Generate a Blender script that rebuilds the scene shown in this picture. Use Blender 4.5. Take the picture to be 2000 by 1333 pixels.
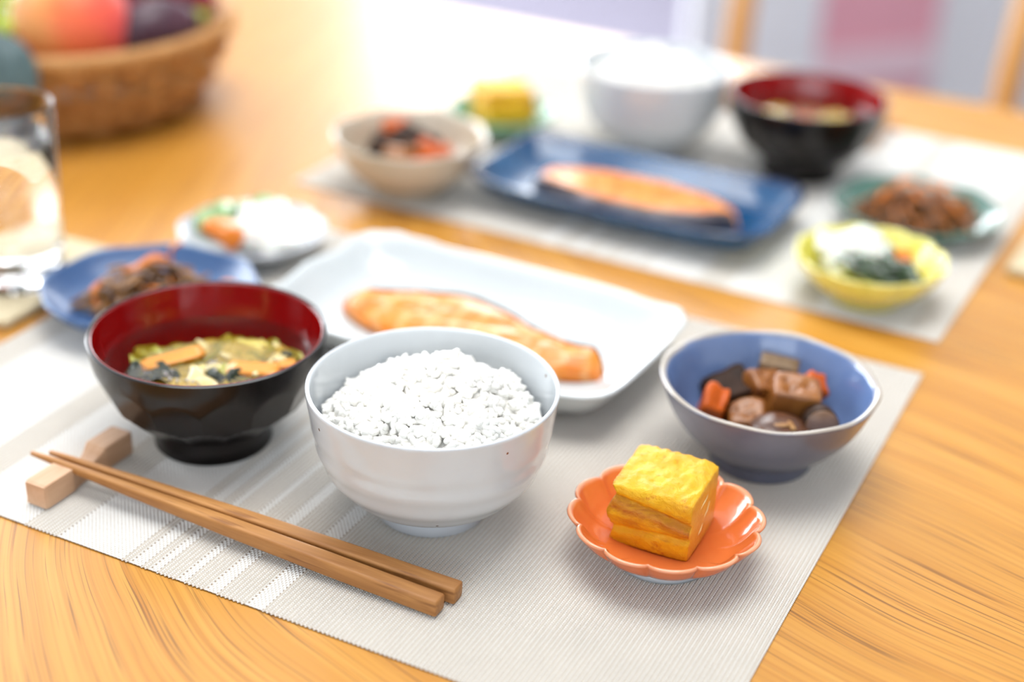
import bpy, bmesh, math, random
import numpy as np
from mathutils import Vector, Matrix, noise

for o in list(bpy.data.objects):
    bpy.data.objects.remove(o, do_unlink=True)
SC = bpy.context.scene
COL = SC.collection
PI = math.pi
random.seed(7)
RNG = np.random.default_rng(7)

# ------------------------------------------------------------------ camera
cam_d = bpy.data.cameras.new('camera')
cam = bpy.data.objects.new('camera', cam_d)
COL.objects.link(cam)
_r = Vector((0.89325, 0.44809, 0.03631)); _u = Vector((-0.23391, 0.39428, 0.88873)); _f = Vector((-0.38391, 0.80235, -0.457))
M = Matrix((_r, _u, -_f)).transposed().to_4x4()
M.translation = (0.57263, -0.41983, 0.3955)
cam.matrix_world = M
cam_d.sensor_width = 36.0
cam_d.lens = 2980.2 / 2000 * 36
cam_d.clip_start = 0.01
cam_d.dof.use_dof = True
cam_d.dof.focus_distance = 0.655
cam_d.dof.aperture_fstop = 2.6
SC.camera = cam

# ------------------------------------------------------------------ world, light, exposure
SC.view_settings.view_transform = 'Standard'
SC.view_settings.look = 'None'
SC.view_settings.gamma = 1.0
SC.view_settings.use_curve_mapping = False
SC.view_settings.exposure = 0.1
w = bpy.data.worlds.new('sky'); SC.world = w; w.use_nodes = True
w.node_tree.nodes['Background'].inputs[0].default_value = (0.85, 0.92, 1.0, 1)
w.node_tree.nodes['Background'].inputs[1].default_value = 3.0

SC.cycles.max_bounces = 12
SC.cycles.diffuse_bounces = 3
SC.cycles.glossy_bounces = 3
SC.cycles.transmission_bounces = 12

FLOOR_Z = -0.72
CEIL_Z = 1.75
X0, X1, Y0, Y1 = -3.2, 3.2, -2.8, 4.3


def area(name, loc, target_dir, sx, sy, radiance, color):
    l = bpy.data.lights.new(name, 'AREA')
    l.shape = 'RECTANGLE'; l.size = sx; l.size_y = sy
    l.energy = radiance * sx * sy * PI
    l.color = color
    o = bpy.data.objects.new(name, l); COL.objects.link(o)
    o.location = loc
    o.rotation_euler = Vector(target_dir).to_track_quat('-Z', 'Y').to_euler()
    return o


# daylight through the back and side windows, plus added overhead and front fill
area('daylight_window_back', (-1.50, Y1 - 0.06, 1.0), (0, -1, 0), 1.5, 1.35, 7.5, (0.95, 0.97, 1.0))
area('daylight_window_side', (X0 + 0.06, 1.55, 0.9), (1, 0, 0), 2.8, 1.5, 9.5, (0.94, 0.97, 1.0))
area('overhead_fill_light', (0.15, 0.45, 1.70), (0, 0, -1), 1.2, 1.2, 6.5, (0.97, 0.985, 1.0))  # added overhead fill that brightens the mats and other level surfaces
area('front_fill_light', (1.0, Y0 + 0.06, 0.95), (0, 1, 0), 2.6, 1.3, 0.5, (0.93, 0.96, 1.0))  # added weak fill for the sides facing the camera


# ------------------------------------------------------------------ helpers
def srgb(r, g, b, a=1.0):
    def f(c):
        c /= 255.0
        return c / 12.92 if c <= 0.04045 else ((c + 0.055) / 1.055) ** 2.4
    return (f(r), f(g), f(b), a)


class NT:
    """small wrapper to write node trees tersely"""
    def __init__(self, name):
        self.m = bpy.data.materials.new(name); self.m.use_nodes = True
        self.t = self.m.node_tree; self.b = self.t.nodes['Principled BSDF']
        self._tc = None

    def n(self, typ, **kw):
        x = self.t.nodes.new(typ)
        for k, v in kw.items():
            setattr(x, k, v)
        return x

    def l(self, a, b):
        self.t.links.new(a, b)

    @property
    def obj(self):
        if self._tc is None:
            self._tc = self.n('ShaderNodeTexCoord')
        return self._tc.outputs['Object']

    def mapping(self, vec, scale=(1, 1, 1), rot=(0, 0, 0), loc=(0, 0, 0)):
        x = self.n('ShaderNodeMapping')
        x.inputs['Scale'].default_value = scale; x.inputs['Rotation'].default_value = rot; x.inputs['Location'].default_value = loc
        self.l(vec, x.inputs['Vector'])
        return x.outputs[0]

    def noise(self, vec, scale, detail=3.0, rough=0.55, dist=0.0):
        x = self.n('ShaderNodeTexNoise')
        x.inputs['Scale'].default_value = scale; x.inputs['Detail'].default_value = detail
        x.inputs['Roughness'].default_value = rough; x.inputs['Distortion'].default_value = dist
        if vec is not None:
            self.l(vec, x.inputs['Vector'])
        return x.outputs['Fac']

    def ramp(self, fac, stops):
        x = self.n('ShaderNodeValToRGB')
        e = x.color_ramp.elements
        while len(e) < len(stops):
            e.new(0.5)
        for i, (p, c) in enumerate(stops):
            e[i].position = p
            e[i].color = c if len(c) == 4 else (*c, 1)
        self.l(fac, x.inputs[0])
        return x.outputs[0]

    def mix(self, fac, a, b, mode='MIX'):
        x = self.n('ShaderNodeMix', data_type='RGBA', blend_type=mode)
        for s, v in ((x.inputs[0], fac), (x.inputs[6], a), (x.inputs[7], b)):
            if isinstance(v, (tuple, list)):
                s.default_value = v
            elif isinstance(v, (int, float)):
                s.default_value = v
            else:
                self.l(v, s)
        return x.outputs[2]

    def math(self, op, a, b=0.0, c=None):
        x = self.n('ShaderNodeMath', operation=op)
        for i, v in enumerate((a, b, c)):
            if v is None:
                continue
            if isinstance(v, (int, float)):
                x.inputs[i].default_value = v
            else:
                self.l(v, x.inputs[i])
        return x.outputs[0]

    def bump(self, h, strength=0.3, dist=0.001):
        x = self.n('ShaderNodeBump')
        x.inputs['Strength'].default_value = strength; x.inputs['Distance'].default_value = dist
        self.l(h, x.inputs['Height']); self.l(x.outputs[0], self.b.inputs['Normal'])

    def set(self, **kw):
        names = dict(color='Base Color', rough='Roughness', ior='IOR', coat='Coat Weight', coat_rough='Coat Roughness', trans='Transmission Weight',
                     sss='Subsurface Weight', sss_scale='Subsurface Scale', sss_rad='Subsurface Radius', spec='Specular IOR Level', metal='Metallic', sheen='Sheen Weight')
        for k, v in kw.items():
            s = self.b.inputs[names[k]]
            if isinstance(v, (int, float)):
                s.default_value = v
            elif isinstance(v, (tuple, list)):
                s.default_value = v
            else:
                self.l(v, s)
        return self


def simple(name, col, rough=0.5, vary=0.0, scale=30.0, col2=None, bump=0.0, bscale=200.0, **kw):
    m = NT(name)
    if col2 is None:
        col2 = tuple(max(0.0, c * (1 - vary)) for c in col[:3]) + (1,)
    if vary or col2 is not None:
        fac = m.noise(m.obj, scale, 4.0)
        m.set(color=m.ramp(fac, [(0.3, col2), (0.7, col)]))
    else:
        m.set(color=col)
    m.set(rough=rough, **kw)
    if bump:
        m.bump(m.noise(m.obj, bscale, 3.0), bump, 0.001)
    return m.m


def np_mesh(name, V, F):
    """fast mesh from arrays; F is (n,k)"""
    me = bpy.data.meshes.new(name)
    V = np.ascontiguousarray(V, dtype=np.float32); F = np.ascontiguousarray(F, dtype=np.int32)
    n, k = F.shape
    me.vertices.add(len(V)); me.vertices.foreach_set('co', V.ravel())
    me.loops.add(n * k); me.loops.foreach_set('vertex_index', F.ravel())
    me.polygons.add(n)
    me.polygons.foreach_set('loop_start', np.arange(0, n * k, k, dtype=np.int32))
    me.polygons.foreach_set('loop_total', np.full(n, k, dtype=np.int32))
    me.update(calc_edges=True)
    return me


def py_mesh(name, verts, faces):
    me = bpy.data.meshes.new(name)
    me.from_pydata([tuple(v) for v in verts], [], faces)
    me.update()
    return me


def smooth(me, on=True):
    me.polygons.foreach_set('use_smooth', [on] * len(me.polygons))


def link(name, me, mat=None, parent=None, loc=None, rot=None, sm=True):
    if mat is not None and not me.materials:
        me.materials.append(mat)
    if sm is not None:
        smooth(me, sm)
    o = bpy.data.objects.new(name, me)
    COL.objects.link(o)
    if parent is not None:
        o.parent = parent
    if loc is not None:
        o.location = loc
    if rot is not None:
        o.rotation_euler = rot
    return o


def tag(o, label, cat, group=None, kind=None):
    o['label'] = label; o['category'] = cat
    if group:
        o['group'] = group
    if kind:
        o['kind'] = kind
    return o


def thing(name, label, cat, loc=(0, 0, 0), rz=0.0, group=None):
    o = bpy.data.objects.new(name, None)
    o.empty_display_size = 0.02
    COL.objects.link(o); o.location = loc; o.rotation_euler = (0, 0, rz)
    return tag(o, label, cat, group)


def dup_tree(root, loc, rz, label, group=None):
    r = root.copy(); COL.objects.link(r); r.location = loc; r.rotation_euler = (0, 0, rz); r['label'] = label
    if group:
        r['group'] = group
    for ch in list(root.children):
        c = ch.copy(); COL.objects.link(c); c.parent = r
        for g in ch.children:
            d = g.copy(); COL.objects.link(d); d.parent = c
    return r


def lathe(name, prof, n=96, mod=None):
    """closed solid of revolution; prof runs (r,z) from the axis to the axis. mod(theta,r,z,i) -> r,z"""
    V = []; rings = []
    for i, (r, z) in enumerate(prof):
        if r < 1e-7:
            rings.append([len(V)]); V.append((0, 0, z))
        else:
            ring = []
            for j in range(n):
                t = 2 * PI * j / n
                rr, zz = (r, z) if mod is None else mod(t, r, z, i)
                ring.append(len(V)); V.append((rr * math.cos(t), rr * math.sin(t), zz))
            rings.append(ring)
    F = []
    for a, b in zip(rings, rings[1:]):
        if len(a) == 1 and len(b) == 1:
            continue
        for j in range(n):
            k = (j + 1) % n
            if len(a) == 1:
                F.append((a[0], b[k], b[j]))
            elif len(b) == 1:
                F.append((a[j], a[k], b[0]))
            else:
                F.append((a[j], a[k], b[k], b[j]))
    me = py_mesh(name, V, F)
    bm = bmesh.new(); bm.from_mesh(me); bmesh.ops.recalc_face_normals(bm, faces=bm.faces); bm.to_mesh(me); bm.free()
    return me


def sweep_rings(name, rings, cap=True):
    """closed skin over rings of equal point count"""
    n = len(rings[0]); V = [p for r in rings for p in r]; F = []
    for i in range(len(rings) - 1):
        for j in range(n):
            k = (j + 1) % n
            F.append((i * n + j, i * n + k, (i + 1) * n + k, (i + 1) * n + j))
    if cap:
        F.append(tuple(reversed(range(n))))
        F.append(tuple((len(rings) - 1) * n + j for j in range(n)))
    me = py_mesh(name, V, F)
    bm = bmesh.new(); bm.from_mesh(me); bmesh.ops.recalc_face_normals(bm, faces=bm.faces); bm.to_mesh(me); bm.free()
    return me


def box_bm(bm, c, s, rot=None):
    r = bmesh.ops.create_cube(bm, size=1.0)
    m = Matrix.Translation(c) @ (rot.to_4x4() if rot else Matrix()) @ Matrix.Diagonal((*s, 1))
    bmesh.ops.transform(bm, matrix=m, verts=r['verts'])
    return r['verts']


def box_mesh(name, c, s, bevel=0.0, seg=2):
    bm = bmesh.new(); box_bm(bm, c, s)
    if bevel:
        bmesh.ops.bevel(bm, geom=list(bm.edges), offset=bevel, segments=seg, profile=0.7, affect='EDGES')
    me = bpy.data.meshes.new(name); bm.to_mesh(me); bm.free()
    return me


def tube_mesh(name, pts, rad, n=8, flat=1.0):
    """tube along pts; rad number or list; flat squashes the second axis"""
    pts = [Vector(p) for p in pts]
    if not isinstance(rad, (list, tuple)):
        rad = [rad] * len(pts)
    rings = []
    up = Vector((0, 0, 1))
    for i, p in enumerate(pts):
        d = (pts[min(i + 1, len(pts) - 1)] - pts[max(i - 1, 0)]).normalized()
        a = d.cross(up)
        if a.length < 1e-4:
            a = d.cross(Vector((1, 0, 0)))
        a.normalize(); b = a.cross(d)
        rings.append([p + a * (rad[i] * math.cos(2 * PI * j / n)) + b * (rad[i] * flat * math.sin(2 * PI * j / n)) for j in range(n)])
    return sweep_rings(name, rings)


def nz(x, y, z=0.0):
    return noise.noise(Vector((x, y, z)))


# ------------------------------------------------------------------ materials
def mat_table():
    m = NT('table_oak')
    sep = m.n('ShaderNodeSeparateXYZ'); m.l(m.obj, sep.inputs[0])
    x, y = sep.outputs[0], sep.outputs[1]
    # the growth rings swing round towards the near edge: contours g = y - h(x)
    d = m.math('MAXIMUM', m.math('SUBTRACT', 0.46, x), 0.0)
    h = m.math('SUBTRACT', m.math('MULTIPLY', m.math('POWER', d, 2.0), 3.0), m.math('MULTIPLY', x, 0.24))
    warp = m.noise(m.obj, 5.0, 2.0)
    g = m.math('ADD', m.math('SUBTRACT', y, h), m.math('MULTIPLY', warp, 0.03))
    norm = m.math('DIVIDE', 1.0, m.math('ADD', 1.0, m.math('MULTIPLY', d, 3.0)))
    s = m.math('SUBTRACT', m.math('MULTIPLY', x, 1.0), m.math('MULTIPLY', y, 0.8))
    comb = m.n('ShaderNodeCombineXYZ'); m.l(g, comb.inputs[0]); m.l(s, comb.inputs[1])
    P = comb.outputs[0]
    broad = m.noise(m.mapping(P, (60, 1.2, 1)), 1.0, 3.0, 0.6)
    mid = m.noise(m.mapping(P, (360, 2.6, 1)), 1.0, 4.0, 0.65)
    pores = m.noise(m.mapping(P, (760, 8, 1)), 1.0, 2.0, 0.5)
    c = m.ramp(broad, [(0.3, srgb(194, 132, 44)), (0.55, srgb(208, 148, 60)), (0.75, srgb(217, 162, 76))])
    c = m.mix(m.ramp(mid, [(0.47, (0, 0, 0)), (0.68, (0.7, 0.7, 0.7))]), c, srgb(178, 112, 36))
    c = m.mix(m.ramp(pores, [(0.58, (0, 0, 0)), (0.67, (0.75, 0.75, 0.75))]), c, srgb(120, 74, 30))
    m.set(color=c, rough=0.34, coat=0.22, coat_rough=0.2)
    m.bump(pores, 0.06, 0.0004)
    return m.m


def mat_wood(name, c1, c2, scale=(6, 90, 90), rough=0.45, dark=None, **kw):
    m = NT(name)
    n1 = m.noise(m.mapping(m.obj, scale), 1.0, 4.0, 0.6, 0.4)
    c = m.ramp(n1, [(0.32, c1), (0.68, c2)])
    if dark:
        n2 = m.noise(m.mapping(m.obj, tuple(v * 2.3 for v in scale)), 1.0, 2.0)
        c = m.mix(m.ramp(n2, [(0.58, (0, 0, 0)), (0.72, (0.7, 0.7, 0.7))]), c, dark)
    m.set(color=c, rough=rough, **kw)
    m.bump(n1, 0.08, 0.0005)
    return m.m


def mat_glaze(name, base, alt, rough=0.16, scale=18.0, speck=None, speck_size=0.05, speck_scale=120.0, bump=0.05, **kw):
    m = NT(name)
    c = m.ramp(m.noise(m.obj, scale, 4.0), [(0.3, alt), (0.7, base)])
    if speck:
        v = m.n('ShaderNodeTexVoronoi', feature='F1'); v.inputs['Scale'].default_value = speck_scale; m.l(m.obj, v.inputs['Vector'])
        k = m.math('LESS_THAN', v.outputs['Distance'], speck_size)
        r = m.n('ShaderNodeSeparateColor'); m.l(v.outputs['Color'], r.inputs[0])
        k = m.math('MULTIPLY', k, m.math('GREATER_THAN', r.outputs[0], 0.72))
        c = m.mix(k, c, speck)
    m.set(color=c, rough=rough, coat=0.5, coat_rough=0.06, **kw)
    m.bump(m.noise(m.obj, 60.0, 2.0), bump, 0.001)
    return m.m


def mat_edge_glaze(name, inner, inner2, edge, z_edge, z_w, rough=0.15, coat=0.5, **kw):
    """glaze that breaks to another tone on the rim (object z)"""
    m = NT(name)
    c = m.ramp(m.noise(m.obj, 26.0, 5.0), [(0.3, inner2), (0.7, inner)])
    sep = m.n('ShaderNodeSeparateXYZ'); m.l(m.obj, sep.inputs[0])
    f = m.math('DIVIDE', m.math('SUBTRACT', m.math('ADD', sep.outputs[2], m.math('MULTIPLY', m.noise(m.obj, 90.0, 2.0), z_w)), z_edge), z_w)
    m.t.nodes[-1].use_clamp = True
    c = m.mix(f, c, edge)
    m.set(color=c, rough=rough, coat=coat, coat_rough=0.06, **kw)
    m.bump(m.noise(m.obj, 70.0, 2.0), 0.06, 0.001)
    return m.m


T_OAK = mat_table()
T_CHOP = mat_wood('chopstick_wood', srgb(150, 96, 46), srgb(196, 140, 78), (14, 160, 160), 0.5, dark=srgb(126, 74, 32))
T_REST = mat_wood('rest_wood', srgb(202, 158, 122), srgb(222, 184, 150), (120, 18, 120), 0.55)
T_BEIGE = simple('mat_beige_vinyl', srgb(228, 221, 209), 0.42, 0.05, 40)
T_WHITE = simple('mat_white_vinyl', srgb(246, 246, 243), 0.36, 0.02, 40)
T_MATBASE = simple('mat_core_vinyl', srgb(158, 138, 116), 0.6, 0.1, 60)
T_RICEBOWL = mat_glaze('rice_bowl_glaze', srgb(214, 221, 226), srgb(208, 214, 219), 0.18, 30, srgb(120, 78, 48), 0.06, 78.0)
T_RICEFOOT = mat_glaze('rice_bowl_foot_glaze', srgb(222, 228, 234), srgb(214, 222, 230), 0.12)
T_WPLATE = mat_glaze('white_plate_glaze', srgb(216, 222, 223), srgb(208, 216, 218), 0.14, 14)
T_RICE = NT('cooked_rice').set(color=srgb(252, 250, 243), rough=0.42).m


def mat_lacquer():
    m = NT('black_lacquer')
    n1 = m.noise(m.mapping(m.obj, (260, 260, 20)), 1.0, 2.0, 0.5, 1.5)
    c = m.ramp(n1, [(0.45, srgb(11, 8, 8)), (0.60, srgb(26, 18, 17)), (0.66, srgb(8, 6, 6))])
    m.set(color=c, rough=0.2, spec=0.38)
    m.bump(n1, 0.05, 0.0004)
    return m.m


T_BLACK = mat_lacquer()
T_RED = simple('red_lacquer', srgb(150, 8, 10), 0.14, 0.12, 8, coat=0.7, coat_rough=0.05)
T_BROTH = NT('soup_broth').set(color=srgb(250, 226, 150), rough=0.0, trans=1.0, ior=1.33).m
T_GLASS = NT('clear_glass').set(color=(1, 1, 1, 1), rough=0.0, trans=1.0, ior=1.48).m
T_WATER = NT('clear_water').set(color=(0.98, 0.99, 1, 1), rough=0.0, trans=1.0, ior=1.33).m
T_CARROT = simple('carrot', srgb(234, 128, 16), 0.32, 0.15, 120, coat=0.1, bump=0.1)
T_CARROT_P = simple('boiled_carrot', srgb(236, 158, 52), 0.3, 0.12, 120, coat=0.1, bump=0.1)
T_CARROT_D = simple('simmered_carrot', srgb(218, 96, 8), 0.42, 0.3, 90, spec=0.3, bump=0.15)
T_CABB = simple('cabbage', srgb(226, 212, 118), 0.28, 0, 90, col2=srgb(204, 184, 72), bump=0.3, bscale=150, coat=0.3)
T_CABB2 = simple('cabbage_green', srgb(186, 182, 70), 0.28, 0, 90, col2=srgb(146, 146, 44), bump=0.3, bscale=150, coat=0.3)
T_ONION = simple('onion', srgb(228, 214, 160), 0.25, 0, 120, col2=srgb(212, 192, 120), coat=0.2)
T_WAKAME = simple('wakame', srgb(28, 46, 24), 0.3, 0.4, 90, bump=0.3, bscale=160)
T_FOAM = NT('foam').set(color=(1, 1, 1, 1), rough=0.05, trans=0.6, ior=1.2).m


def mat_salmon():
    m = NT('grilled_salmon_flesh')
    n1 = m.noise(m.obj, 55.0, 4.0)
    n2 = m.noise(m.obj, 160.0, 4.0)
    c = m.ramp(n1, [(0.3, srgb(228, 116, 12)), (0.52, srgb(238, 140, 32)), (0.72, srgb(243, 166, 74))])
    wv = m.n('ShaderNodeTexWave', wave_type='BANDS'); wv.inputs['Scale'].default_value = 22.0; wv.inputs['Distortion'].default_value = 9.0
    wv.inputs['Detail'].default_value = 2.0; wv.inputs['Detail Scale'].default_value = 1.4
    m.l(m.obj, wv.inputs['Vector'])
    c = m.mix(m.ramp(wv.outputs['Fac'], [(0.72, (0, 0, 0)), (0.95, (0.35, 0.35, 0.35))]), c, srgb(248, 204, 146))
    c = m.mix(m.ramp(n2, [(0.55, (0, 0, 0)), (0.75, (0.45, 0.45, 0.45))]), c, srgb(214, 98, 10))
    m.set(color=c, rough=0.34, coat=0.15, coat_rough=0.2)
    m.bump(n2, 0.3, 0.001)
    return m.m


T_SALMON = mat_salmon()
T_SKIN = simple('salmon_skin', srgb(104, 82, 66), 0.32, 0, 130, col2=srgb(42, 30, 26), bump=0.5, bscale=260, coat=0.25)
T_SKIN2 = simple('salmon_skin_silver', srgb(150, 140, 142), 0.3, 0, 60, col2=srgb(44, 34, 40), bump=0.5, bscale=260, coat=0.25)


def mat_egg():
    m = NT('rolled_egg')
    geo = m.n('ShaderNodeNewGeometry')
    sep = m.n('ShaderNodeSeparateXYZ'); m.l(m.obj, sep.inputs[0])
    n1 = m.noise(m.mapping(m.obj, (1, 1, 1)), 70.0, 5.0, 0.6, 0.6)
    c = m.ramp(n1, [(0.3, srgb(234, 166, 4)), (0.55, srgb(245, 188, 8)), (0.75, srgb(249, 204, 30))])
    # browned skin left by the pan: on the middle roll of the near face, in streaks elsewhere
    zr = m.math('SUBTRACT', m.math('MULTIPLY_ADD', sep.outputs[0], 7.0, m.math('DIVIDE', sep.outputs[2], 0.0158)), 1.10)
    band = m.math('SUBTRACT', 1.0, m.math('ABSOLUTE', m.math('MULTIPLY', zr, 2.2)))
    front = m.math('MULTIPLY', m.math('SUBTRACT', m.math('MULTIPLY', sep.outputs[1], -1.0), 0.0125), 400.0)
    m.t.nodes[-1].use_clamp = True
    n2 = m.noise(m.mapping(m.obj, (45, 60, 170)), 1.0, 4.0, 0.65, 0.8)
    bm_ = m.math('ADD', m.math('MULTIPLY', band, 0.30), n2)
    b = m.ramp(bm_, [(0.50, (0, 0, 0)), (0.85, (0.9, 0.9, 0.9))])
    c = m.mix(m.math('MULTIPLY', b, front), c, srgb(176, 88, 0))
    n3 = m.noise(m.obj, 150.0, 4.0, 0.7)
    c = m.mix(m.ramp(n3, [(0.60, (0, 0, 0)), (0.74, (0.8, 0.8, 0.8))]), c, srgb(210, 122, 6))
    m.set(color=c, rough=0.45, coat=0.08, coat_rough=0.25)
    m.bump(m.noise(m.obj, 170.0, 6.0, 0.72, 0.5), 0.75, 0.0020)
    return m.m


T_EGG = mat_egg()
T_EGGCUT = simple('rolled_egg_cut', srgb(238, 190, 60), 0.42, 0, 140, col2=srgb(222, 160, 30), bump=0.5, bscale=420, sss=0.15, sss_scale=0.003)
T_EGGWHITE = simple('egg_white_streak', srgb(246, 224, 160), 0.35, 0.05, 60)
T_ORANGE = mat_edge_glaze('orange_glaze', srgb(226, 122, 66), srgb(218, 108, 50), srgb(238, 168, 128), 0.0205, 0.0018, 0.14)
T_ORANGEFOOT = mat_glaze('pale_foot_glaze', srgb(206, 214, 220), srgb(196, 206, 214), 0.3)
T_GREYBLUE = mat_edge_glaze('grey_blue_glaze', srgb(116, 140, 184), srgb(96, 120, 166), srgb(184, 176, 164), 0.0444, 0.0012, 0.16)
T_GREYOUT = mat_glaze('slate_grey_glaze', srgb(112, 116, 134), srgb(94, 98, 116), 0.3, 40)
T_INDIGO = mat_edge_glaze('indigo_glaze', srgb(66, 102, 150), srgb(50, 84, 134), srgb(122, 150, 188), 0.0200, 0.002, 0.36, coat=0.15)
T_WFLOWER = mat_glaze('white_flower_glaze', srgb(216, 220, 226), srgb(208, 212, 220), 0.16)
T_SANDBOWL = mat_edge_glaze('sand_glaze', srgb(206, 196, 178), srgb(190, 176, 152), srgb(222, 214, 200), 0.0435, 0.002, 0.2)
T_GREENDISH = mat_glaze('jade_glaze', srgb(120, 174, 140), srgb(88, 146, 110), 0.16)
T_DEEPBLUE = mat_edge_glaze('deep_blue_glaze', srgb(16, 86, 134), srgb(10, 60, 102), srgb(14, 36, 74), 0.0215, 0.004, 0.12)
T_TEAL = mat_edge_glaze('teal_glaze', srgb(92, 134, 120), srgb(68, 108, 96), srgb(120, 158, 146), 0.0175, 0.002, 0.2)
T_YELLOW = mat_edge_glaze('yellow_glaze', srgb(240, 234, 122), srgb(230, 220, 86), srgb(246, 244, 196), 0.029, 0.002, 0.16)
T_BURDOCK = simple('burdock', srgb(172, 120, 58), 0.36, 0, 90, col2=srgb(104, 64, 22), coat=0.1, bump=0.2)
T_BURDOCK_D = simple('burdock_dark', srgb(108, 70, 34), 0.36, 0, 90, col2=srgb(58, 34, 14), coat=0.1, bump=0.2)
T_BURDOCK_O = simple('burdock_orange', srgb(180, 110, 44), 0.34, 0, 90, col2=srgb(120, 64, 20), coat=0.1, bump=0.2)
T_LOTUS = simple('simmered_lotus', srgb(174, 112, 50), 0.34, 0, 70, col2=srgb(134, 78, 30), coat=0.12, bump=0.12)
T_KONNYAKU = simple('konnyaku', srgb(134, 106, 70), 0.32, 0, 220, col2=srgb(98, 74, 44), coat=0.1)
T_SHIITAKE = simple('shiitake', srgb(112, 70, 44), 0.36, 0, 90, col2=srgb(66, 38, 24), coat=0.1, bump=0.35)
T_GILLS = simple('shiitake_gills', srgb(196, 148, 84), 0.4, 0, 160, col2=srgb(150, 100, 52), bump=0.3)
T_DARKVEG = simple('dark_simmered', srgb(66, 42, 26), 0.5, 0, 80, col2=srgb(34, 20, 12), spec=0.15, bump=0.3)
T_GOBO = simple('simmered_burdock_flesh', srgb(150, 112, 80), 0.35, 0, 110, col2=srgb(118, 84, 58), coat=0.3)
T_DAIKON = simple('pickled_radish', srgb(240, 242, 236), 0.22, 0, 60, col2=srgb(228, 232, 222), coat=0.4, sss=0.3, sss_scale=0.005)
T_CUKE = simple('pickled_cucumber', srgb(176, 206, 150), 0.2, 0, 80, col2=srgb(140, 182, 108), coat=0.4, sss=0.2, sss_scale=0.004)
T_CUKESKIN = simple('cucumber_skin', srgb(74, 108, 44), 0.2, 0.3, 80, coat=0.4)
T_GREENS = simple('pickled_greens', srgb(44, 78, 30), 0.16, 0, 70, col2=srgb(22, 44, 18), coat=0.5, bump=0.3)
T_COASTER = simple('coaster_cloth', srgb(222, 208, 174), 0.7, 0, 260, col2=srgb(204, 188, 150), bump=0.4, bscale=900)
T_RATTAN = mat_wood('rattan', srgb(150, 96, 42), srgb(198, 142, 76), (40, 40, 40), 0.5, dark=srgb(112, 66, 24))
T_RATTAN_L = mat_wood('pale_rattan', srgb(178, 122, 62), srgb(212, 160, 96), (40, 40, 40), 0.5)
T_PEACH = None


def mat_peach():
    m = NT('peach_skin')
    n = m.noise(m.obj, 16.0, 3.0)
    sep = m.n('ShaderNodeSeparateXYZ'); m.l(m.obj, sep.inputs[0])
    f = m.math('ADD', m.math('MULTIPLY', m.math('ADD', sep.outputs[0], sep.outputs[1]), 7.0), m.math('ADD', n, 0.05))
    c = m.ramp(f, [(0.15, srgb(240, 170, 96)), (0.45, srgb(240, 118, 62)), (0.8, srgb(232, 74, 66))])
    m.set(color=c, rough=0.5, sheen=0.3)
    return m.m


T_PEACH = mat_peach()
T_FIG = simple('fig_skin', srgb(84, 46, 62), 0.4, 0, 34, col2=srgb(52, 24, 40), coat=0.1)
T_FIGTIP = simple('fig_stem', srgb(176, 182, 72), 0.5, 0.2, 60)
T_GRAPER = NT('red_grape').set(color=srgb(150, 10, 50), rough=0.18, sss=0.2, sss_scale=0.006, coat=0.3).m
T_GRAPEG = NT('green_grape').set(color=srgb(176, 196, 40), rough=0.18, sss=0.3, sss_scale=0.006, coat=0.3).m
T_STEM = simple('fruit_stem', srgb(120, 96, 48), 0.6, 0.2, 60)
T_LEAF = simple('grey_green_leaf', srgb(86, 108, 110), 0.55, 0, 40, col2=srgb(70, 92, 94), bump=0.2, bscale=120)
T_CHAIR = mat_wood('chair_beech', srgb(198, 138, 64), srgb(222, 166, 92), (60, 60, 6), 0.4)
T_CABINET = simple('white_paint', srgb(242, 244, 248), 0.45, 0.04, 5)
T_PINK = simple('pink_panel_paint', srgb(240, 174, 188), 0.5, 0.05, 6)
T_PALEPINK = simple('pale_pink_paint', srgb(242, 212, 222), 0.5, 0.05, 6)
T_WALL = simple('wall_paint', srgb(236, 234, 230), 0.8, 0.03, 3)
T_CEIL = simple('ceiling_paint', srgb(240, 240, 238), 0.8, 0.02, 3)
T_FLOOR = simple('grey_carpet_floor', srgb(148, 144, 160), 0.9, 0.08, 12, bump=0.2, bscale=300, spec=0.1)
T_FRAME = simple('window_frame_paint', srgb(238, 238, 236), 0.4, 0.02, 6)
T_PANE = NT('window_pane_glass').set(color=(1, 1, 1, 1), rough=0.0, trans=1.0, ior=1.05).m
T_DARKMETAL = simple('plain_felt', srgb(60, 58, 56), 0.7, 0.1, 30)

# ------------------------------------------------------------------ the room
def struct(name, me, mat, label=None):
    o = link(name, me, mat, sm=False)
    o['kind'] = 'structure'
    return o


def wall_with_hole(name, axis, pos, a0, a1, z0, z1, hole, th=0.12):
    """wall of four boxes round a window opening; axis 'x' = wall plane x=pos"""
    h0, h1, k0, k1 = hole
    bm = bmesh.new()
    for (p0, p1, q0, q1) in ((a0, h0, z0, z1), (h1, a1, z0, z1), (h0, h1, z0, k0), (h0, h1, k1, z1)):
        c = ((p0 + p1) / 2, (q0 + q1) / 2); s = (p1 - p0, q1 - q0)
        if axis == 'y':
            box_bm(bm, (c[0], pos, c[1]), (s[0], th, s[1]))
        else:
            box_bm(bm, (pos, c[0], c[1]), (th, s[0], s[1]))
    me = bpy.data.meshes.new(name); bm.to_mesh(me); bm.free()
    return struct(name, me, T_WALL)


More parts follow.
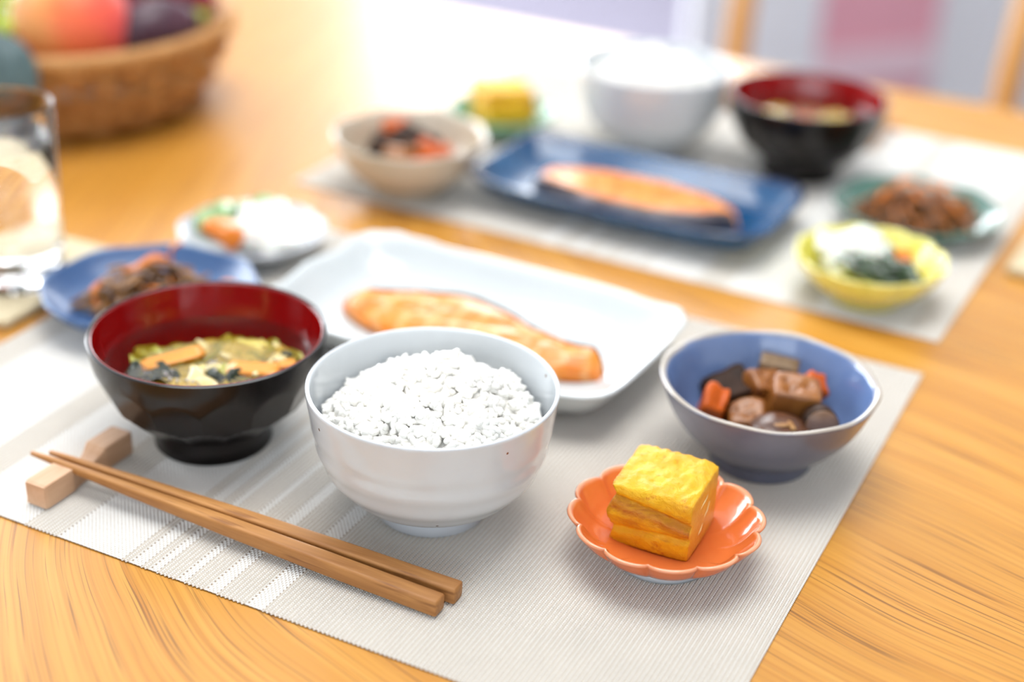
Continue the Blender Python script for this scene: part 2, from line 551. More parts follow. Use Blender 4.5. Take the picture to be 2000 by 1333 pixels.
def window(name, axis, pos, hole, inward):
    h0, h1, k0, k1 = hole
    bm = bmesh.new()
    t = 0.05
    bars = [(h0 + t / 2, (k0 + k1) / 2, t, k1 - k0), (h1 - t / 2, (k0 + k1) / 2, t, k1 - k0), ((h0 + h1) / 2, k0 + t / 2, h1 - h0 - 2 * t, t), ((h0 + h1) / 2, k1 - t / 2, h1 - h0 - 2 * t, t),
            ((h0 + h1) / 2, (k0 + k1) / 2, t, k1 - k0 - 2 * t)]
    for (a, b, sa, sb) in bars:
        if axis == 'y':
            box_bm(bm, (a, pos, b), (sa, 0.06, sb))
        else:
            box_bm(bm, (pos, a, b), (0.06, sa, sb))
    me = bpy.data.meshes.new(name); bm.to_mesh(me); bm.free()
    o = struct(name, me, T_FRAME)
    for i in range(2):
        b0 = h0 + t if i == 0 else (h0 + h1) / 2 + t / 2
        b1 = (h0 + h1) / 2 - t / 2 if i == 0 else h1 - t
        c = (b0 + b1) / 2; zc = (k0 + k1) / 2
        if axis == 'y':
            pm = box_mesh('pane', (c, pos, zc), (b1 - b0, 0.006, k1 - k0 - 2 * t))
        else:
            pm = box_mesh('pane', (pos, c, zc), (0.006, b1 - b0, k1 - k0 - 2 * t))
        link('pane', pm, T_PANE, o, sm=False)
    return o


HB = (-2.30, -0.70, 0.28, 1.72 - 0.02)
HS = (0.10, 3.00, 0.1, 1.7)
HF = (-0.35, 2.35, 0.25, 1.65)
struct('floor', box_mesh('floor', ((X0 + X1) / 2, (Y0 + Y1) / 2, FLOOR_Z - 0.05), (X1 - X0 + 0.4, Y1 - Y0 + 0.4, 0.1)), T_FLOOR)
struct('ceiling', box_mesh('ceiling', ((X0 + X1) / 2, (Y0 + Y1) / 2, CEIL_Z + 0.05), (X1 - X0 + 0.4, Y1 - Y0 + 0.4, 0.1)), T_CEIL)
wall_with_hole('wall_back', 'y', Y1 + 0.06, X0, X1, FLOOR_Z, CEIL_Z, HB)
wall_with_hole('wall_left', 'x', X0 - 0.06, Y0, Y1, FLOOR_Z, CEIL_Z, HS)
wall_with_hole('wall_front', 'y', Y0 - 0.06, X0, X1, FLOOR_Z, CEIL_Z, HF)
struct('wall_right', box_mesh('wall_right', (X1 + 0.06, (Y0 + Y1) / 2, (FLOOR_Z + CEIL_Z) / 2), (0.12, Y1 - Y0, CEIL_Z - FLOOR_Z)), T_WALL)
window('window_1', 'y', Y1 + 0.03, HB, -1)
window('window_2', 'x', X0 - 0.03, HS, 1)
window('fill_window', 'y', Y0 - 0.03, HF, 1)  # unseen window behind the camera, added to go with the front fill

t = thing('overhead_fill_panel', 'square white panel added above the dining table for overhead fill light', 'lamp', (0.15, 0.45, CEIL_Z))  # unseen fixture added to go with the overhead fill
link('housing', box_mesh('housing', (0, 0, -0.018), (1.26, 1.26, 0.034), 0.004), T_FRAME, t, sm=False)

# ------------------------------------------------------------------ table
TX0, TX1, TY0, TY1 = -1.1, 0.78, -0.20, 0.885
TB = thing('dining_table', 'honey coloured oak dining table carrying both place settings', 'table', ((TX0 + TX1) / 2, (TY0 + TY1) / 2, FLOOR_Z), -0.025)


def rounded_slab(name, w_, d_, r, z0, z1, bev=0.006, cx=0.0, cy=0.0, n=8):
    out = []
    for (sx, sy, a0) in ((1, 1, 0), (-1, 1, PI / 2), (-1, -1, PI), (1, -1, 1.5 * PI)):
        for k in range(n + 1):
            a = a0 + PI / 2 * k / n
            out.append((sx * (w_ / 2 - r), sy * (d_ / 2 - r), math.cos(a), math.sin(a)))
    rings = []
    for ins, z in ((bev, z0), (0, z0 + bev), (0, z1 - bev), (bev * 0.3, z1 - bev * 0.3), (bev, z1)):
        rings.append([(cx + px + (r - ins) * c, cy + py + (r - ins) * s, z) for (px, py, c, s) in out])
    return sweep_rings(name, rings)


top = link('tabletop', rounded_slab('tabletop', TX1 - TX0, TY1 - TY0, 0.12, 0.692, 0.72), T_OAK, TB, sm=False)
for sx in (-1, 1):
    for sy in (-1, 1):
        lx, ly = sx * ((TX1 - TX0) / 2 - 0.13), sy * ((TY1 - TY0) / 2 - 0.13)
        link('leg', tube_mesh('leg', [(lx, ly, 0), (lx, ly, 0.3), (lx, ly, 0.6915)], [0.022, 0.028, 0.034], 12), T_CHAIR, TB)
for sy in (-1, 1):
    link('apron', box_mesh('apron', (0, sy * ((TY1 - TY0) / 2 - 0.13), 0.651), (TX1 - TX0 - 0.34, 0.02, 0.08), 0.003), T_CHAIR, TB, sm=False)

# ------------------------------------------------------------------ woven placemats
MW, MD = 0.4554, 0.354
PX, PY = 0.0021, 0.00125
BANDS = [(0, .018, 'R'), (.018, .075, 'W'), (.075, .092, 'R'), (.092, .1334, 'W'), (.1334, .1509, 'R'), (.1509, .1869, 'W'), (.1869, .1911, 'R'), (.1911, .1978, 'W'), (.1978, .2014, 'R'),
         (.2014, .2075, 'W'), (.2075, .2165, 'R'), (.2165, .2222, 'W'), (.2222, .2313, 'R'), (.2313, .2372, 'W'), (.2372, .254, 'R'), (.254, .2618, 'W'), (.2618, .4554, 'R')]


def roofs(P0, P1, half, z0, z1, ze):
    """many small roof-shaped threads from P0 to P1 (n,2): ridge at z1 in the middle, ends at ze"""
    d = P1 - P0; L = np.linalg.norm(d, axis=1, keepdims=True); t = d / L
    nrm = np.stack([-t[:, 1], t[:, 0]], 1) * half
    n = len(P0); V = np.zeros((n, 9, 3))
    for k, (f, zz) in enumerate(((0.0, ze), (0.5, z1), (1.0, ze))):
        c = P0 + d * f
        V[:, k * 3 + 0, :2] = c + nrm; V[:, k * 3 + 1, :2] = c; V[:, k * 3 + 2, :2] = c - nrm
        V[:, k * 3 + 0, 2] = z0; V[:, k * 3 + 1, 2] = zz; V[:, k * 3 + 2, 2] = z0
    q = np.array([[0, 1, 4, 3], [1, 2, 5, 4], [3, 4, 7, 6], [4, 5, 8, 7]])[:, ::-1]
    F = (np.arange(n)[:, None, None] * 9 + q[None]).reshape(-1, 4)
    return V.reshape(-1, 3), F


def build_mat_meshes():
    ncol = int(MW / PX); nrow = int(MD / PY)
    xs = (np.arange(ncol) + 0.5) * MW / ncol
    typ = np.array([next(t for a, b, t in BANDS if a <= x <= b + 1e-6) for x in xs])
    ys = (np.arange(nrow) + 0.5) * MD / nrow
    R = xs[typ == 'R']; W = xs[typ == 'W']
    gx, gy = [a.ravel() for a in np.meshgrid(R, ys, indexing='ij')]
    j = lambda a: a + RNG.normal(0, 0.00003, a.shape)
    p0 = np.stack([j(gx - 0.00085), gy - 0.0011], 1); p1 = np.stack([j(gx + 0.00045), gy + 0.0011], 1)
    b1 = roofs(p0, p1, 0.00046, 0.0003, 0.00115, 0.0005)
    q0 = np.stack([gx + 0.0004, j(gy)], 1); q1 = np.stack([gx + 0.0012, j(gy)], 1)
    w1 = roofs(q0, q1, 0.0004, 0.0003, 0.0010, 0.00055)
    hx, hy = [a.ravel() for a in np.meshgrid(W, np.arange(nrow), indexing='ij')]
    off = np.where(hy.astype(int) % 2 == 0, 0.0, PX * 0.5)
    yy = ys[hy.astype(int)]
    r0 = np.stack([hx - 0.00085 + off, j(yy)], 1); r1 = np.stack([hx + 0.00085 + off, j(yy)], 1)
    w2 = roofs(r0, r1, 0.00055, 0.0003, 0.0011, 0.0006)
    k0 = np.stack([hx - 0.00105 + off, yy - 0.0009], 1); k1 = np.stack([hx - 0.00105 + off, yy + 0.0009], 1)
    b2 = roofs(k0, k1, 0.00028, 0.0003, 0.0008, 0.0006)
    def cat(a, b):
        return np.concatenate([a[0], b[0]]), np.concatenate([a[1], b[1] + len(a[0])])
    me_b = np_mesh('beige_threads', *cat(b1, b2)); me_w = np_mesh('white_threads', *cat(w1, w2))
    base = box_mesh('mat_core', (MW / 2, MD / 2, 0.0002), (MW, MD, 0.0003))
    for me in (me_b, me_w, base):
        # origin at the mat's centre
        me.transform(Matrix.Translation((-MW / 2, -MD / 2, 0)))
    return me_b, me_w, base


mb, mw, mc = build_mat_meshes()
MAT1 = thing('placemat', 'striped woven vinyl placemat under the white plate and white rice bowl', 'placemat', (MW / 2, MD / 2, 0.0003), 0, 'woven placemats')
o = link('white_threads', mw, T_WHITE, MAT1, sm=False); o['kind'] = 'stuff'
o = link('beige_threads', mb, T_BEIGE, MAT1, sm=False); o['kind'] = 'stuff'
link('core', mc, T_MATBASE, MAT1, sm=False)
a2 = -0.03287
c2 = Vector((-0.0008, 0.4133)) + Vector((MW / 2 * math.cos(a2) - MD / 2 * math.sin(a2), MW / 2 * math.sin(a2) + MD / 2 * math.cos(a2)))
MAT2 = dup_tree(MAT1, (c2.x, c2.y, 0.0003), PI + a2, 'woven vinyl placemat under the deep blue rectangular plate')
MZ = 0.00155    # height at which dishes stand on a mat

# ------------------------------------------------------------------ soup bowls
def carved(n1, n2):
    """hand-carved facets: planes cut into the outside of the bowl"""
    P = []
    for k in range(n1):
        P.append((2 * PI * k / n1, math.radians(22.7), 0.0449 * math.cos(math.radians(22.7)) - 0.0225 * math.sin(math.radians(22.7)), 0.049))
    for k in range(n2):
        P.append((2 * PI * (k + 0.5) / n2, math.radians(46.5), 0.0343 * math.cos(math.radians(46.5)) - 0.0153 * math.sin(math.radians(46.5)), 0.03))
    def mod(t, r, z, i):
        if z < 0.0130 or i < 4 or i > 4 + len(wallo):
            return r, z
        rr = r
        for (a, e, d, _) in P:
            cth = math.cos(t - a)
            if cth > 0.8:
                rr = min(rr, (d + z * math.sin(e)) / (math.cos(e) * cth))
        return max(rr, r * 0.90), z
    return mod


def interp_prof(pts, n):
    """Catmull-Rom through profile points"""
    out = []
    P = [Vector((a, b)) for a, b in pts]
    for i in range(len(P) - 1):
        p0, p1, p2, p3 = P[max(i - 1, 0)], P[i], P[i + 1], P[min(i + 2, len(P) - 1)]
        for k in range(n):
            t = k / n
            q = 0.5 * ((2 * p1) + (p2 - p0) * t + (2 * p0 - 5 * p1 + 4 * p2 - p3) * t * t + (-p0 + 3 * p1 - 3 * p2 + p3) * t ** 3)
            out.append((q.x, q.y))
    out.append(tuple(P[-1]))
    return out


SB_R, SB_H = 0.0571, 0.0590
wallo = interp_prof([(0.0270, 0.0125), (0.0370, 0.0165), (0.0470, 0.0260), (0.0525, 0.037), (0.0556, 0.049), (SB_R, SB_H - 0.0004)], 8)
walli = interp_prof([(SB_R - 0.0022, SB_H - 0.0004), (0.0532, 0.049), (0.0500, 0.037), (0.0440, 0.0265), (0.0340, 0.0190), (0.0, 0.0165)], 8)


def make_soup_bowl(loc, rz, label):
    t = thing('soup_bowl', label, 'bowl', loc, rz, 'lacquered soup bowls')
    prof = [(0, 0.013), (0.02, 0.013), (0.0265, 0.0128), (0.0268, 0.0125)] + wallo[1:] + [(SB_R - 0.0008, SB_H), (SB_R - 0.0016, SB_H)] + [(r - 0.0004 if r > 0.001 else 0, z - 0.0006) for r, z in walli]
    me = lathe('body', prof, 224, carved(14, 14))
    link('body', me, T_BLACK, t)
    me.set_sharp_from_angle(angle=math.radians(13))
    foot = [(0, 0.003), (0.0245, 0.003), (0.0250, 0.0005), (0.0258, 0), (0.0282, 0), (0.0288, 0.0008), (0.0276, 0.006), (0.0268, 0.0118), (0.0272, 0.0138), (0, 0.0138)]
    link('foot', lathe('foot', foot, 96), T_BLACK, t)
    lin = list(reversed(walli))
    lining = [(0, 0.0161)] + [(max(r - 0.0000, 0), z) for r, z in lin[1:]] + [(SB_R - 0.0026, SB_H - 0.0003)] + [(max(r - 0.0005, 0), z + 0.0003) for r, z in walli[1:]]
    o = link('lining', lathe('lining', lining, 128), T_RED, t)
    o['label'] = 'glossy red lacquer inside of the bowl'
    return t


SOUP1 = Vector((0.1603, 0.1037, MZ))
make_soup_bowl(SOUP1, 0.12, 'faceted black lacquer soup bowl beside the white rice bowl, red inside')
SOUP2 = Vector((0.3012, 0.6232, MZ))
make_soup_bowl(SOUP2, 0.6, 'black lacquer soup bowl behind the deep blue plate, red inside')


def broth(loc, level, label):
    rin = float(np.interp(level, [z for r, z in reversed(walli)], [r for r, z in reversed(walli)])) - 0.0001
    prof = [(0, 0.0180)]
    for r, z in reversed(walli):
        if 0.018 < z < level - 0.001 and r > 0.004:
            prof.append((r - 0.0003, z + 0.0002))
    prof += [(rin, level - 0.0004), (rin - 0.0004, level), (rin * 0.6, level), (0, level)]
    o = link('miso_soup', lathe('miso_soup', prof, 96), T_BROTH, None, loc)
    return tag(o, label, 'soup', 'clear soups in the lacquer bowls')


LEV = 0.0415
broth(SOUP1, LEV, 'clear golden soup filling the faceted bowl beside the rice')
broth(SOUP2, 0.044, 'clear golden soup in the far bowl behind the blue plate')


def sheet(name, w_, l_, th, curl, wav, seed, n=12, shape='leaf'):
    """thin curved leaf-like piece with thickness"""
    bm = bmesh.new(); bmesh.ops.create_grid(bm, x_segments=n, y_segments=n, size=0.5)
    for v in bm.verts:
        x, y = v.co.x * 2, v.co.y * 2
        rad = 1.0 + 0.22 * nz(x * 1.3 + seed, y * 1.3, seed)
        if shape == 'leaf':
            k = 1.0 - 0.35 * abs(y) ** 2
        else:
            k = 1.0
        X = x * w_ / 2 * rad * k; Y = y * l_ / 2 * rad
        Z = curl * (x * x) + wav * nz(x * 1.7 + seed * 3, y * 1.7, seed) + 0.4 * wav * nz(x * 4, y * 4, seed)
        v.co = (X, Y, Z)
    geo = bmesh.ops.solidify(bm, geom=list(bm.faces), thickness=th)
    bmesh.ops.recalc_face_normals(bm, faces=bm.faces)
    me = bpy.data.meshes.new(name); bm.to_mesh(me); bm.free()
    return me


def crescent(name, R, wd, th, ang, seed):
    rings = []
    for k in range(13):
        a = -ang / 2 + ang * k / 12
        ww = wd * (0.25 + 0.75 * math.sin(PI * (k + 0.6) / 13.2))
        c = Vector((R * math.cos(a) - R, R * math.sin(a), 0.0008 * math.sin(3 * a + seed)))
        d = Vector((math.cos(a), math.sin(a), 0))
        rings.append([c + d * (ww / 2 * math.cos(b)) + Vector((0, 0, th / 2 * math.sin(b))) for b in [2 * PI * j / 10 for j in range(10)]])
    return sweep_rings(name, rings)


def chunk(name, s, seed, cuts=6, amp=0.12, bev=0.2):
    """irregular cut block"""
    bm = bmesh.new(); bmesh.ops.create_cube(bm, size=2.0)
    bmesh.ops.subdivide_edges(bm, edges=list(bm.edges), cuts=cuts, use_grid_fill=True)
    for v in bm.verts:
        p = v.co.copy()
        q = Vector([math.copysign(abs(c) ** 1.0, c) for c in p])
        r = (abs(p.x) ** 6 + abs(p.y) ** 6 + abs(p.z) ** 6) ** (1 / 6)
        q = q * (1 - bev) + (q / r) * bev * 1.0
        q = q * (1 + amp * nz(p.x * 0.8 + seed, p.y * 0.8, p.z * 0.8 + seed))
        q.x += 0.14 * p.z * math.sin(seed); q.y += 0.14 * p.z * math.cos(seed * 2)
        v.co = Vector((q.x * s[0] / 2, q.y * s[1] / 2, q.z * s[2] / 2))
    me = bpy.data.meshes.new(name); bm.to_mesh(me); bm.free()
    return me


rs = random.Random(3)
S1 = lambda dx, dy, dz=0.0: (SOUP1.x + dx, SOUP1.y + dy, SOUP1.z + LEV + dz)
# view-aligned frame inside the bowl: right and away-from-camera directions on the table
VR = Vector((0.894, 0.448)); VA = Vector((-0.432, 0.902))
def sp(r, a):
    p = VR * r + VA * a
    return p.x, p.y


cabb = [(0.002, 0.006, 0.3, 0.020, 0.024, 0), (0.012, 0.012, 1.2, 0.018, 0.022, 0), (-0.006, -0.006, 2.1, 0.018, 0.020, 0), (0.020, 0.010, 0.9, 0.016, 0.020, 0), (-0.012, 0.010, 2.8, 0.018, 0.018, 1),
        (0.028, 0.014, 1.7, 0.014, 0.018, 1), (0.008, 0.020, 0.1, 0.016, 0.014, 1), (-0.002, 0.014, 1.9, 0.018, 0.016, 0), (0.026, 0.002, 2.4, 0.016, 0.014, 0), (0.004, -0.012, 0.7, 0.016, 0.016, 0),
        (0.018, -0.004, 2.9, 0.014, 0.018, 1), (-0.022, 0.004, 0.5, 0.014, 0.014, 1), (0.036, 0.008, 1.2, 0.012, 0.014, 1), (-0.016, -0.012, 1.6, 0.013, 0.014, 0), (0.030, -0.008, 0.2, 0.013, 0.015, 0),
        (0.000, -0.026, 0.4, 0.016, 0.014, 0), (0.012, -0.028, 1.1, 0.015, 0.013, 0), (-0.012, -0.024, 2.2, 0.014, 0.014, 0), (0.022, -0.022, 1.8, 0.014, 0.014, 0), (-0.028, 0.000, 1.1, 0.014, 0.016, 1), (-0.030, 0.010, 2.0, 0.012, 0.014, 1), (0.020, 0.020, 0.4, 0.014, 0.014, 1)]
cabb += [(-0.018 + 0.010 * (q % 5), -0.022 + 0.013 * (q // 5), q * 1.3, 0.017, 0.017, 2) for q in range(15) if math.hypot(-0.018 + 0.010 * (q % 5), -0.022 + 0.013 * (q // 5)) < 0.027]
for k, (r, a, yaw, w_, l_, dk) in enumerate(cabb):
    x, y = sp(r, a)
    me = sheet('cabbage_piece', w_ * 1.35, l_ * 1.25, 0.0009, 0.0012, 0.0022, k + 1.3, 12)
    o = link('cabbage_piece', me, T_CABB2 if dk == 1 else T_CABB, None, S1(x, y, (-0.0065 if dk == 2 else -0.0036) + 0.0022 * rs.random()), (0.3 * (rs.random() - .5), 0.3 * (rs.random() - .5), yaw))
    tag(o, 'darker green cabbage piece floating in the soup beside the rice bowl' if dk == 1 else 'pale yellow cabbage piece floating in the soup beside the rice bowl', 'cabbage', 'green cabbage in the near soup' if dk == 1 else 'yellow cabbage in the near soup')
for k, (r, a, yaw, s, lab) in enumerate([(-0.019, 0.001, 0.95, (0.030, 0.010, 0.0035), 'long orange carrot slab floating at the inner side of the soup near the chopstick rest'),
                                         (0.022, -0.007, 0.3, (0.026, 0.010, 0.0035), 'orange carrot slab floating in the soup towards the rice bowl'),
                                         (0.036, -0.001, 0.75, (0.012, 0.006, 0.003), 'small carrot sliver at the soup edge nearest the rice bowl')]):
    x, y = sp(r, a)
    o = link('carrot_slice', chunk('carrot_slice', s, k + 2.0, 4, 0.08, 0.35), T_CARROT_P, None, S1(x, y, 0.0000), (0.12, -0.08, yaw))
    tag(o, lab, 'carrot')
for k, (r, a, yaw, w_, l_) in enumerate([(-0.028, -0.010, 0.4, 0.017, 0.012), (-0.020, -0.014, 1.4, 0.012, 0.012), (0.012, -0.010, 0.9, 0.018, 0.012), (0.020, -0.015, 0.2, 0.014, 0.010), (0.038, 0.004, 1.6, 0.010, 0.012), (0.032, -0.018, 0.5, 0.010, 0.010)]):
    x, y = sp(r, a)
    o = link('seaweed_piece', sheet('seaweed_piece', w_ * 1.2, l_ * 1.2, 0.0006, 0.002, 0.0028, k + 31.7, 12), T_WAKAME, None, S1(x, y, -0.0014), (0.1, 0.05, yaw))
    tag(o, 'dark green seaweed piece floating in the soup beside the rice bowl', 'seaweed', 'seaweed in the near soup')
for k, (r, a, yaw, R_, wd) in enumerate([(-0.004, -0.020, 0.2, 0.014, 0.006), (0.004, -0.022, 1.0, 0.012, 0.006), (0.006, -0.004, 2.0, 0.012, 0.005), (0.033, 0.010, 0.4, 0.012, 0.006), (0.014, 0.004, 1.2, 0.010, 0.005), (-0.004, 0.012, 0.6, 0.010, 0.004), (0.030, -0.003, 2.6, 0.011, 0.005)]):
    x, y = sp(r, a)
    o = link('onion_slice', crescent('onion_slice', R_ * 1.2, wd * 1.5, 0.0022, 1.9, k), T_ONION, None, S1(x, y, -0.0009), (0.06, 0.04, yaw))
    tag(o, 'translucent onion sliver floating in the soup beside the rice bowl', 'onion', 'onion slivers in the near soup')
# foam beads on the broth
ico = bmesh.new(); bmesh.ops.create_icosphere(ico, subdivisions=2, radius=1.0)
IV = np.array([v.co[:] for v in ico.verts]); IF = np.array([[v.index for v in f.verts] for f in ico.faces]); ico.free()
bv, bf = [], []
for k in range(46):
    cl = rs.choice([(-0.024, -0.013), (-0.018, -0.014), (0.002, -0.004), (0.012, -0.008), (-0.006, -0.022), (0.030, -0.008), (0.034, 0.002)])
    r = 0.0004 + 0.0007 * rs.random()
    x, y = sp(cl[0] + rs.gauss(0, 0.004), cl[1] + rs.gauss(0, 0.003))
    bf.append(IF + len(bv) * len(IV)); bv.append(IV * r + np.array(S1(x, y, r * 0.4)))
o = link('soup_foam', np_mesh('soup_foam', np.concatenate(bv), np.concatenate(bf)), T_FOAM)
tag(o, 'tiny clear foam beads on the soup in the near bowl', 'foam', kind='stuff')
# far soup: a few pieces show through the blur
for k, (dx, dy, mt, nm, lab) in enumerate([(0.010, -0.012, T_CARROT, 'carrot_slice', 'orange carrot slice floating in the far soup bowl'), (-0.022, -0.004, T_CABB, 'cabbage_piece', 'yellow cabbage piece in the far soup bowl, on its rice bowl side'),
                                            (0.026, -0.006, T_CABB, 'cabbage_piece', 'yellow cabbage piece in the far soup bowl, towards the teal dish'), (-0.006, -0.018, T_WAKAME, 'seaweed_piece', 'dark seaweed piece floating in the far soup bowl'),
                                            (0.018, 0.006, T_ONION, 'onion_slice', 'pale onion piece floating in the far soup bowl')]):
    me = sheet(nm, 0.024, 0.02, 0.002, 0.002, 0.004, k + 51.0, 10)
    o = link(nm, me, mt, None, (SOUP2.x + dx, SOUP2.y + dy, SOUP2.z + 0.0412), (0.05, 0.05, k * 1.1))
    tag(o, lab, nm.split('_')[0])

# ------------------------------------------------------------------ rice bowls and rice
RB_R, RB_H = 0.0567, 0.0654
ro = interp_prof([(0.0262, 0.0098), (0.0372, 0.0138), (0.0462, 0.0228), (0.0518, 0.0340), (0.0547, 0.0480), (RB_R, RB_H - 0.0006)], 8)
ri = interp_prof([(RB_R - 0.0020, RB_H - 0.0006), (0.0520, 0.0480), (0.0490, 0.0345), (0.0435, 0.0240), (0.033, 0.0175), (0.0, 0.0145)], 8)


def wheel(t, r, z, i):
    # throwing rings on the outside
    if 5 < i < 5 + len(ro) - 3 and z > 0.010:
        r = r + 0.00030 * math.sin(z * 560 + 0.5 * math.sin(t)) * math.sin(max(0.0, min(1.0, (0.056 - z) / 0.02)) * PI / 2) + 0.0002 * math.sin(2 * t + z * 90)
    return r, z


def make_rice_bowl(loc, rz, label):
    t = thing('rice_bowl', label, 'bowl', loc, rz, 'white rice bowls')
    prof = [(0, 0.0095), (0.02, 0.0095), (0.0255, 0.0096), (0.0258, 0.0097)] + ro + [(RB_R - 0.0004, RB_H - 0.0001), (RB_R - 0.0010, RB_H), (RB_R - 0.0016, RB_H - 0.0001)] + ri
    link('body', lathe('body', prof, 128, wheel), T_RICEBOWL, t)
    foot = [(0, 0.003), (0.0215, 0.003), (0.0222, 0.0004), (0.0228, 0), (0.0250, 0), (0.0257, 0.0007), (0.0252, 0.0050), (0.0249, 0.0092), (0.0256, 0.0102), (0, 0.0102)]
    o = link('foot', lathe('foot', foot, 96), T_RICEFOOT, t)
    o['label'] = 'glossy bluish white foot ring'
    return t


RICE1 = Vector((0.2851, 0.1018, MZ)); RICE2 = Vector((0.1869, 0.6122, MZ))
make_rice_bowl(RICE1, 0.0, 'white speckled rice bowl standing next to the wooden chopsticks')
make_rice_bowl(RICE2, 1.0, 'white rice bowl standing behind the deep blue plate')


def rice_mesh(seed):
    g = np.random.default_rng(seed)
    def hz(x, y):
        r = math.hypot(x, y) / 0.0475
        b = 0.0480 + 0.0165 * max(0.0, 1 - r ** 2.6)
        lump = 0.0080 * nz(x * 68 + seed, y * 68, 3.1) + 0.0030 * nz(x * 150, y * 150 + seed, 7.7)
        pk = 0.006 * math.exp(-((x - 0.016) ** 2 + (y - 0.010) ** 2) / (2 * 0.013 ** 2)) + 0.003 * math.exp(-((x + 0.020) ** 2 + (y - 0.004) ** 2) / (2 * 0.009 ** 2))
        return b + lump * (1.1 - 0.3 * min(r, 1)) + pk * (1 if r < 1 else 0)
    N = 2300
    Vs, Fs = [], []
    cnt = 0
    k = 0
    while cnt < N:
        k += 1
        r = 0.0482 * math.sqrt(g.random()); a = 2 * PI * g.random()
        x, y = r * math.cos(a), r * math.sin(a)
        lay = g.random()
        z = hz(x, y) - 0.0045 * lay * lay + 0.0005
        rin = float(np.interp(z, [q[1] for q in reversed(ri)], [q[0] for q in reversed(ri)]))
        if r > rin - 0.0024:
            continue
        L = 0.0035 * (0.85 + 0.35 * g.random()); Wd = 0.00172 * (0.9 + 0.25 * g.random())
        yaw = 2 * PI * g.random(); pit = g.normal(0, 0.42)
        R = (Matrix.Rotation(yaw, 3, 'Z') @ Matrix.Rotation(pit, 3, 'Y') @ Matrix.Rotation(g.random() * 6, 3, 'X'))
        R = np.array(R)
        P = IV * np.array([L, Wd, Wd * 0.92])
        P[:, 2] += 0.10 * Wd * (P[:, 0] / L) ** 2 * 3   # slight bend
        P = P * (1 + 0.06 * np.sin(P[:, :1] * 2500 + k))
        Vs.append(P @ R.T + np.array([x, y, z])); Fs.append(IF + cnt * len(IV)); cnt += 1
    # packed core beneath the grains
    core = [(0, 0.0130)]
    n = 40
    V = np.concatenate(Vs); F = np.concatenate(Fs)
    base = len(V); cv = []; cf = []
    rings = [0.0, 0.010, 0.020, 0.030, 0.038, 0.0445]
    for rr in rings:
        for j in range(n):
            a = 2 * PI * j / n
            cv.append((rr * math.cos(a), rr * math.sin(a), hz(rr * math.cos(a), rr * math.sin(a)) - 0.0012))
    for j in range(n):
        a = 2 * PI * j / n
        cv.append((0.035 * math.cos(a), 0.035 * math.sin(a), 0.024))
    for i in range(len(rings)):
        for j in range(n):
            k2 = (j + 1) % n
            a, b, c, d = i * n + j, i * n + k2, (i + 1) * n + k2, (i + 1) * n + j
            cf.append((base + a, base + c, base + b)); cf.append((base + a, base + d, base + c))
    V = np.concatenate([V, np.array(cv)]); F = np.concatenate([F, np.array(cf)])
    return np_mesh('steamed_rice', V, F)


RM = rice_mesh(11)
o = link('steamed_rice', RM, T_RICE, None, RICE1, (0, 0, 0.45)); tag(o, 'mound of glossy white rice in the bowl next to the chopsticks', 'rice', kind='stuff')
o = link('steamed_rice', RM, T_RICE, None, RICE2, (0, 0, 2.0)); tag(o, 'mound of white rice in the bowl behind the blue plate', 'rice', kind='stuff')

# ------------------------------------------------------------------ rectangular fish plates
def rect_plate(name, a, b, h, lift, wav, seed, n=160, ex=7.0, th=0.0042):
    """pressed rectangular plate: rings of rounded rectangles, rim uneven, corners lifted"""
    def ring(ins, z, kz):
        out = []
        for j in range(n):
            t = 2 * PI * j / n
            c, s = math.cos(t), math.sin(t)
            # blend of angle so corners get enough points
            x = math.copysign(abs(c) ** (2 / ex), c); y = math.copysign(abs(s) ** (2 / ex), s)
            corner = (abs(x) * abs(y)) ** 3
            wv = wav * (nz(x * 2.6 + seed, y * 2.6, seed) + 0.5 * nz(x * 7 + seed, y * 7, seed))
            X = x * (a - ins + wv * kz * 0.8); Y = y * (b - ins + wv * kz * 0.8)
            out.append((X, Y, z + kz * (lift * corner + 0.6 * wv)))
        return out
    rings = [ring(a if False else 0.045, 0.0015, 0), ring(0.034, 0.0012, 0), ring(0.0325, 0.0, 0), ring(0.0295, 0.0, 0), ring(0.0275, 0.0022, 0), ring(0.020, 0.0040, 0), ring(0.0105, h * 0.40, 0.2), ring(0.0035, h * 0.78, 0.7), ring(0.0004, h * 0.95, 1.0),
             ring(0.0, h - 0.0006, 1.0), ring(0.0009, h + 0.0004, 1.0), ring(0.0028, h + 0.0003, 1.0), ring(0.0046, h - 0.0010, 1.0), ring(0.0080, h * 0.80, 0.7), ring(0.0145, h * 0.48, 0.2), ring(0.0225, th + 0.0034, 0), ring(0.032, th + 0.0026, 0), ring(0.045, th + 0.0024, 0)]
    return sweep_rings(name, rings)


o = link('fish_plate', rect_plate('fish_plate', 0.110, 0.0668, 0.0235, 0.004, 0.0032, 4.2), T_WPLATE, None, (0.2245, 0.2535, MZ), (0, 0, -0.03))
tag(o, 'white rectangular ceramic plate with wavy rim holding a salmon fillet', 'plate')
o = link('fish_plate', rect_plate('fish_plate', 0.108, 0.058, 0.021, 0.005, 0.0012, 9.2), T_DEEPBLUE, None, (0.2265, 0.4845, MZ), (0, 0, -0.03))
tag(o, 'deep blue glazed rectangular plate holding a salmon fillet', 'plate')


def resample(pts, n):
    P = np.array(pts, float); d = np.r_[0, np.cumsum(np.linalg.norm(np.diff(P, axis=0), axis=1))]; d /= d[-1]
    t = np.linspace(0, 1, n)
    return np.stack([np.interp(t, d, P[:, 0]), np.interp(t, d, P[:, 1])], 1)


def smooth_line(P, it=3):
    P = P.copy()
    for _ in range(it):
        P[1:-1] = 0.25 * P[:-2] + 0.5 * P[1:-1] + 0.25 * P[2:]
    return P


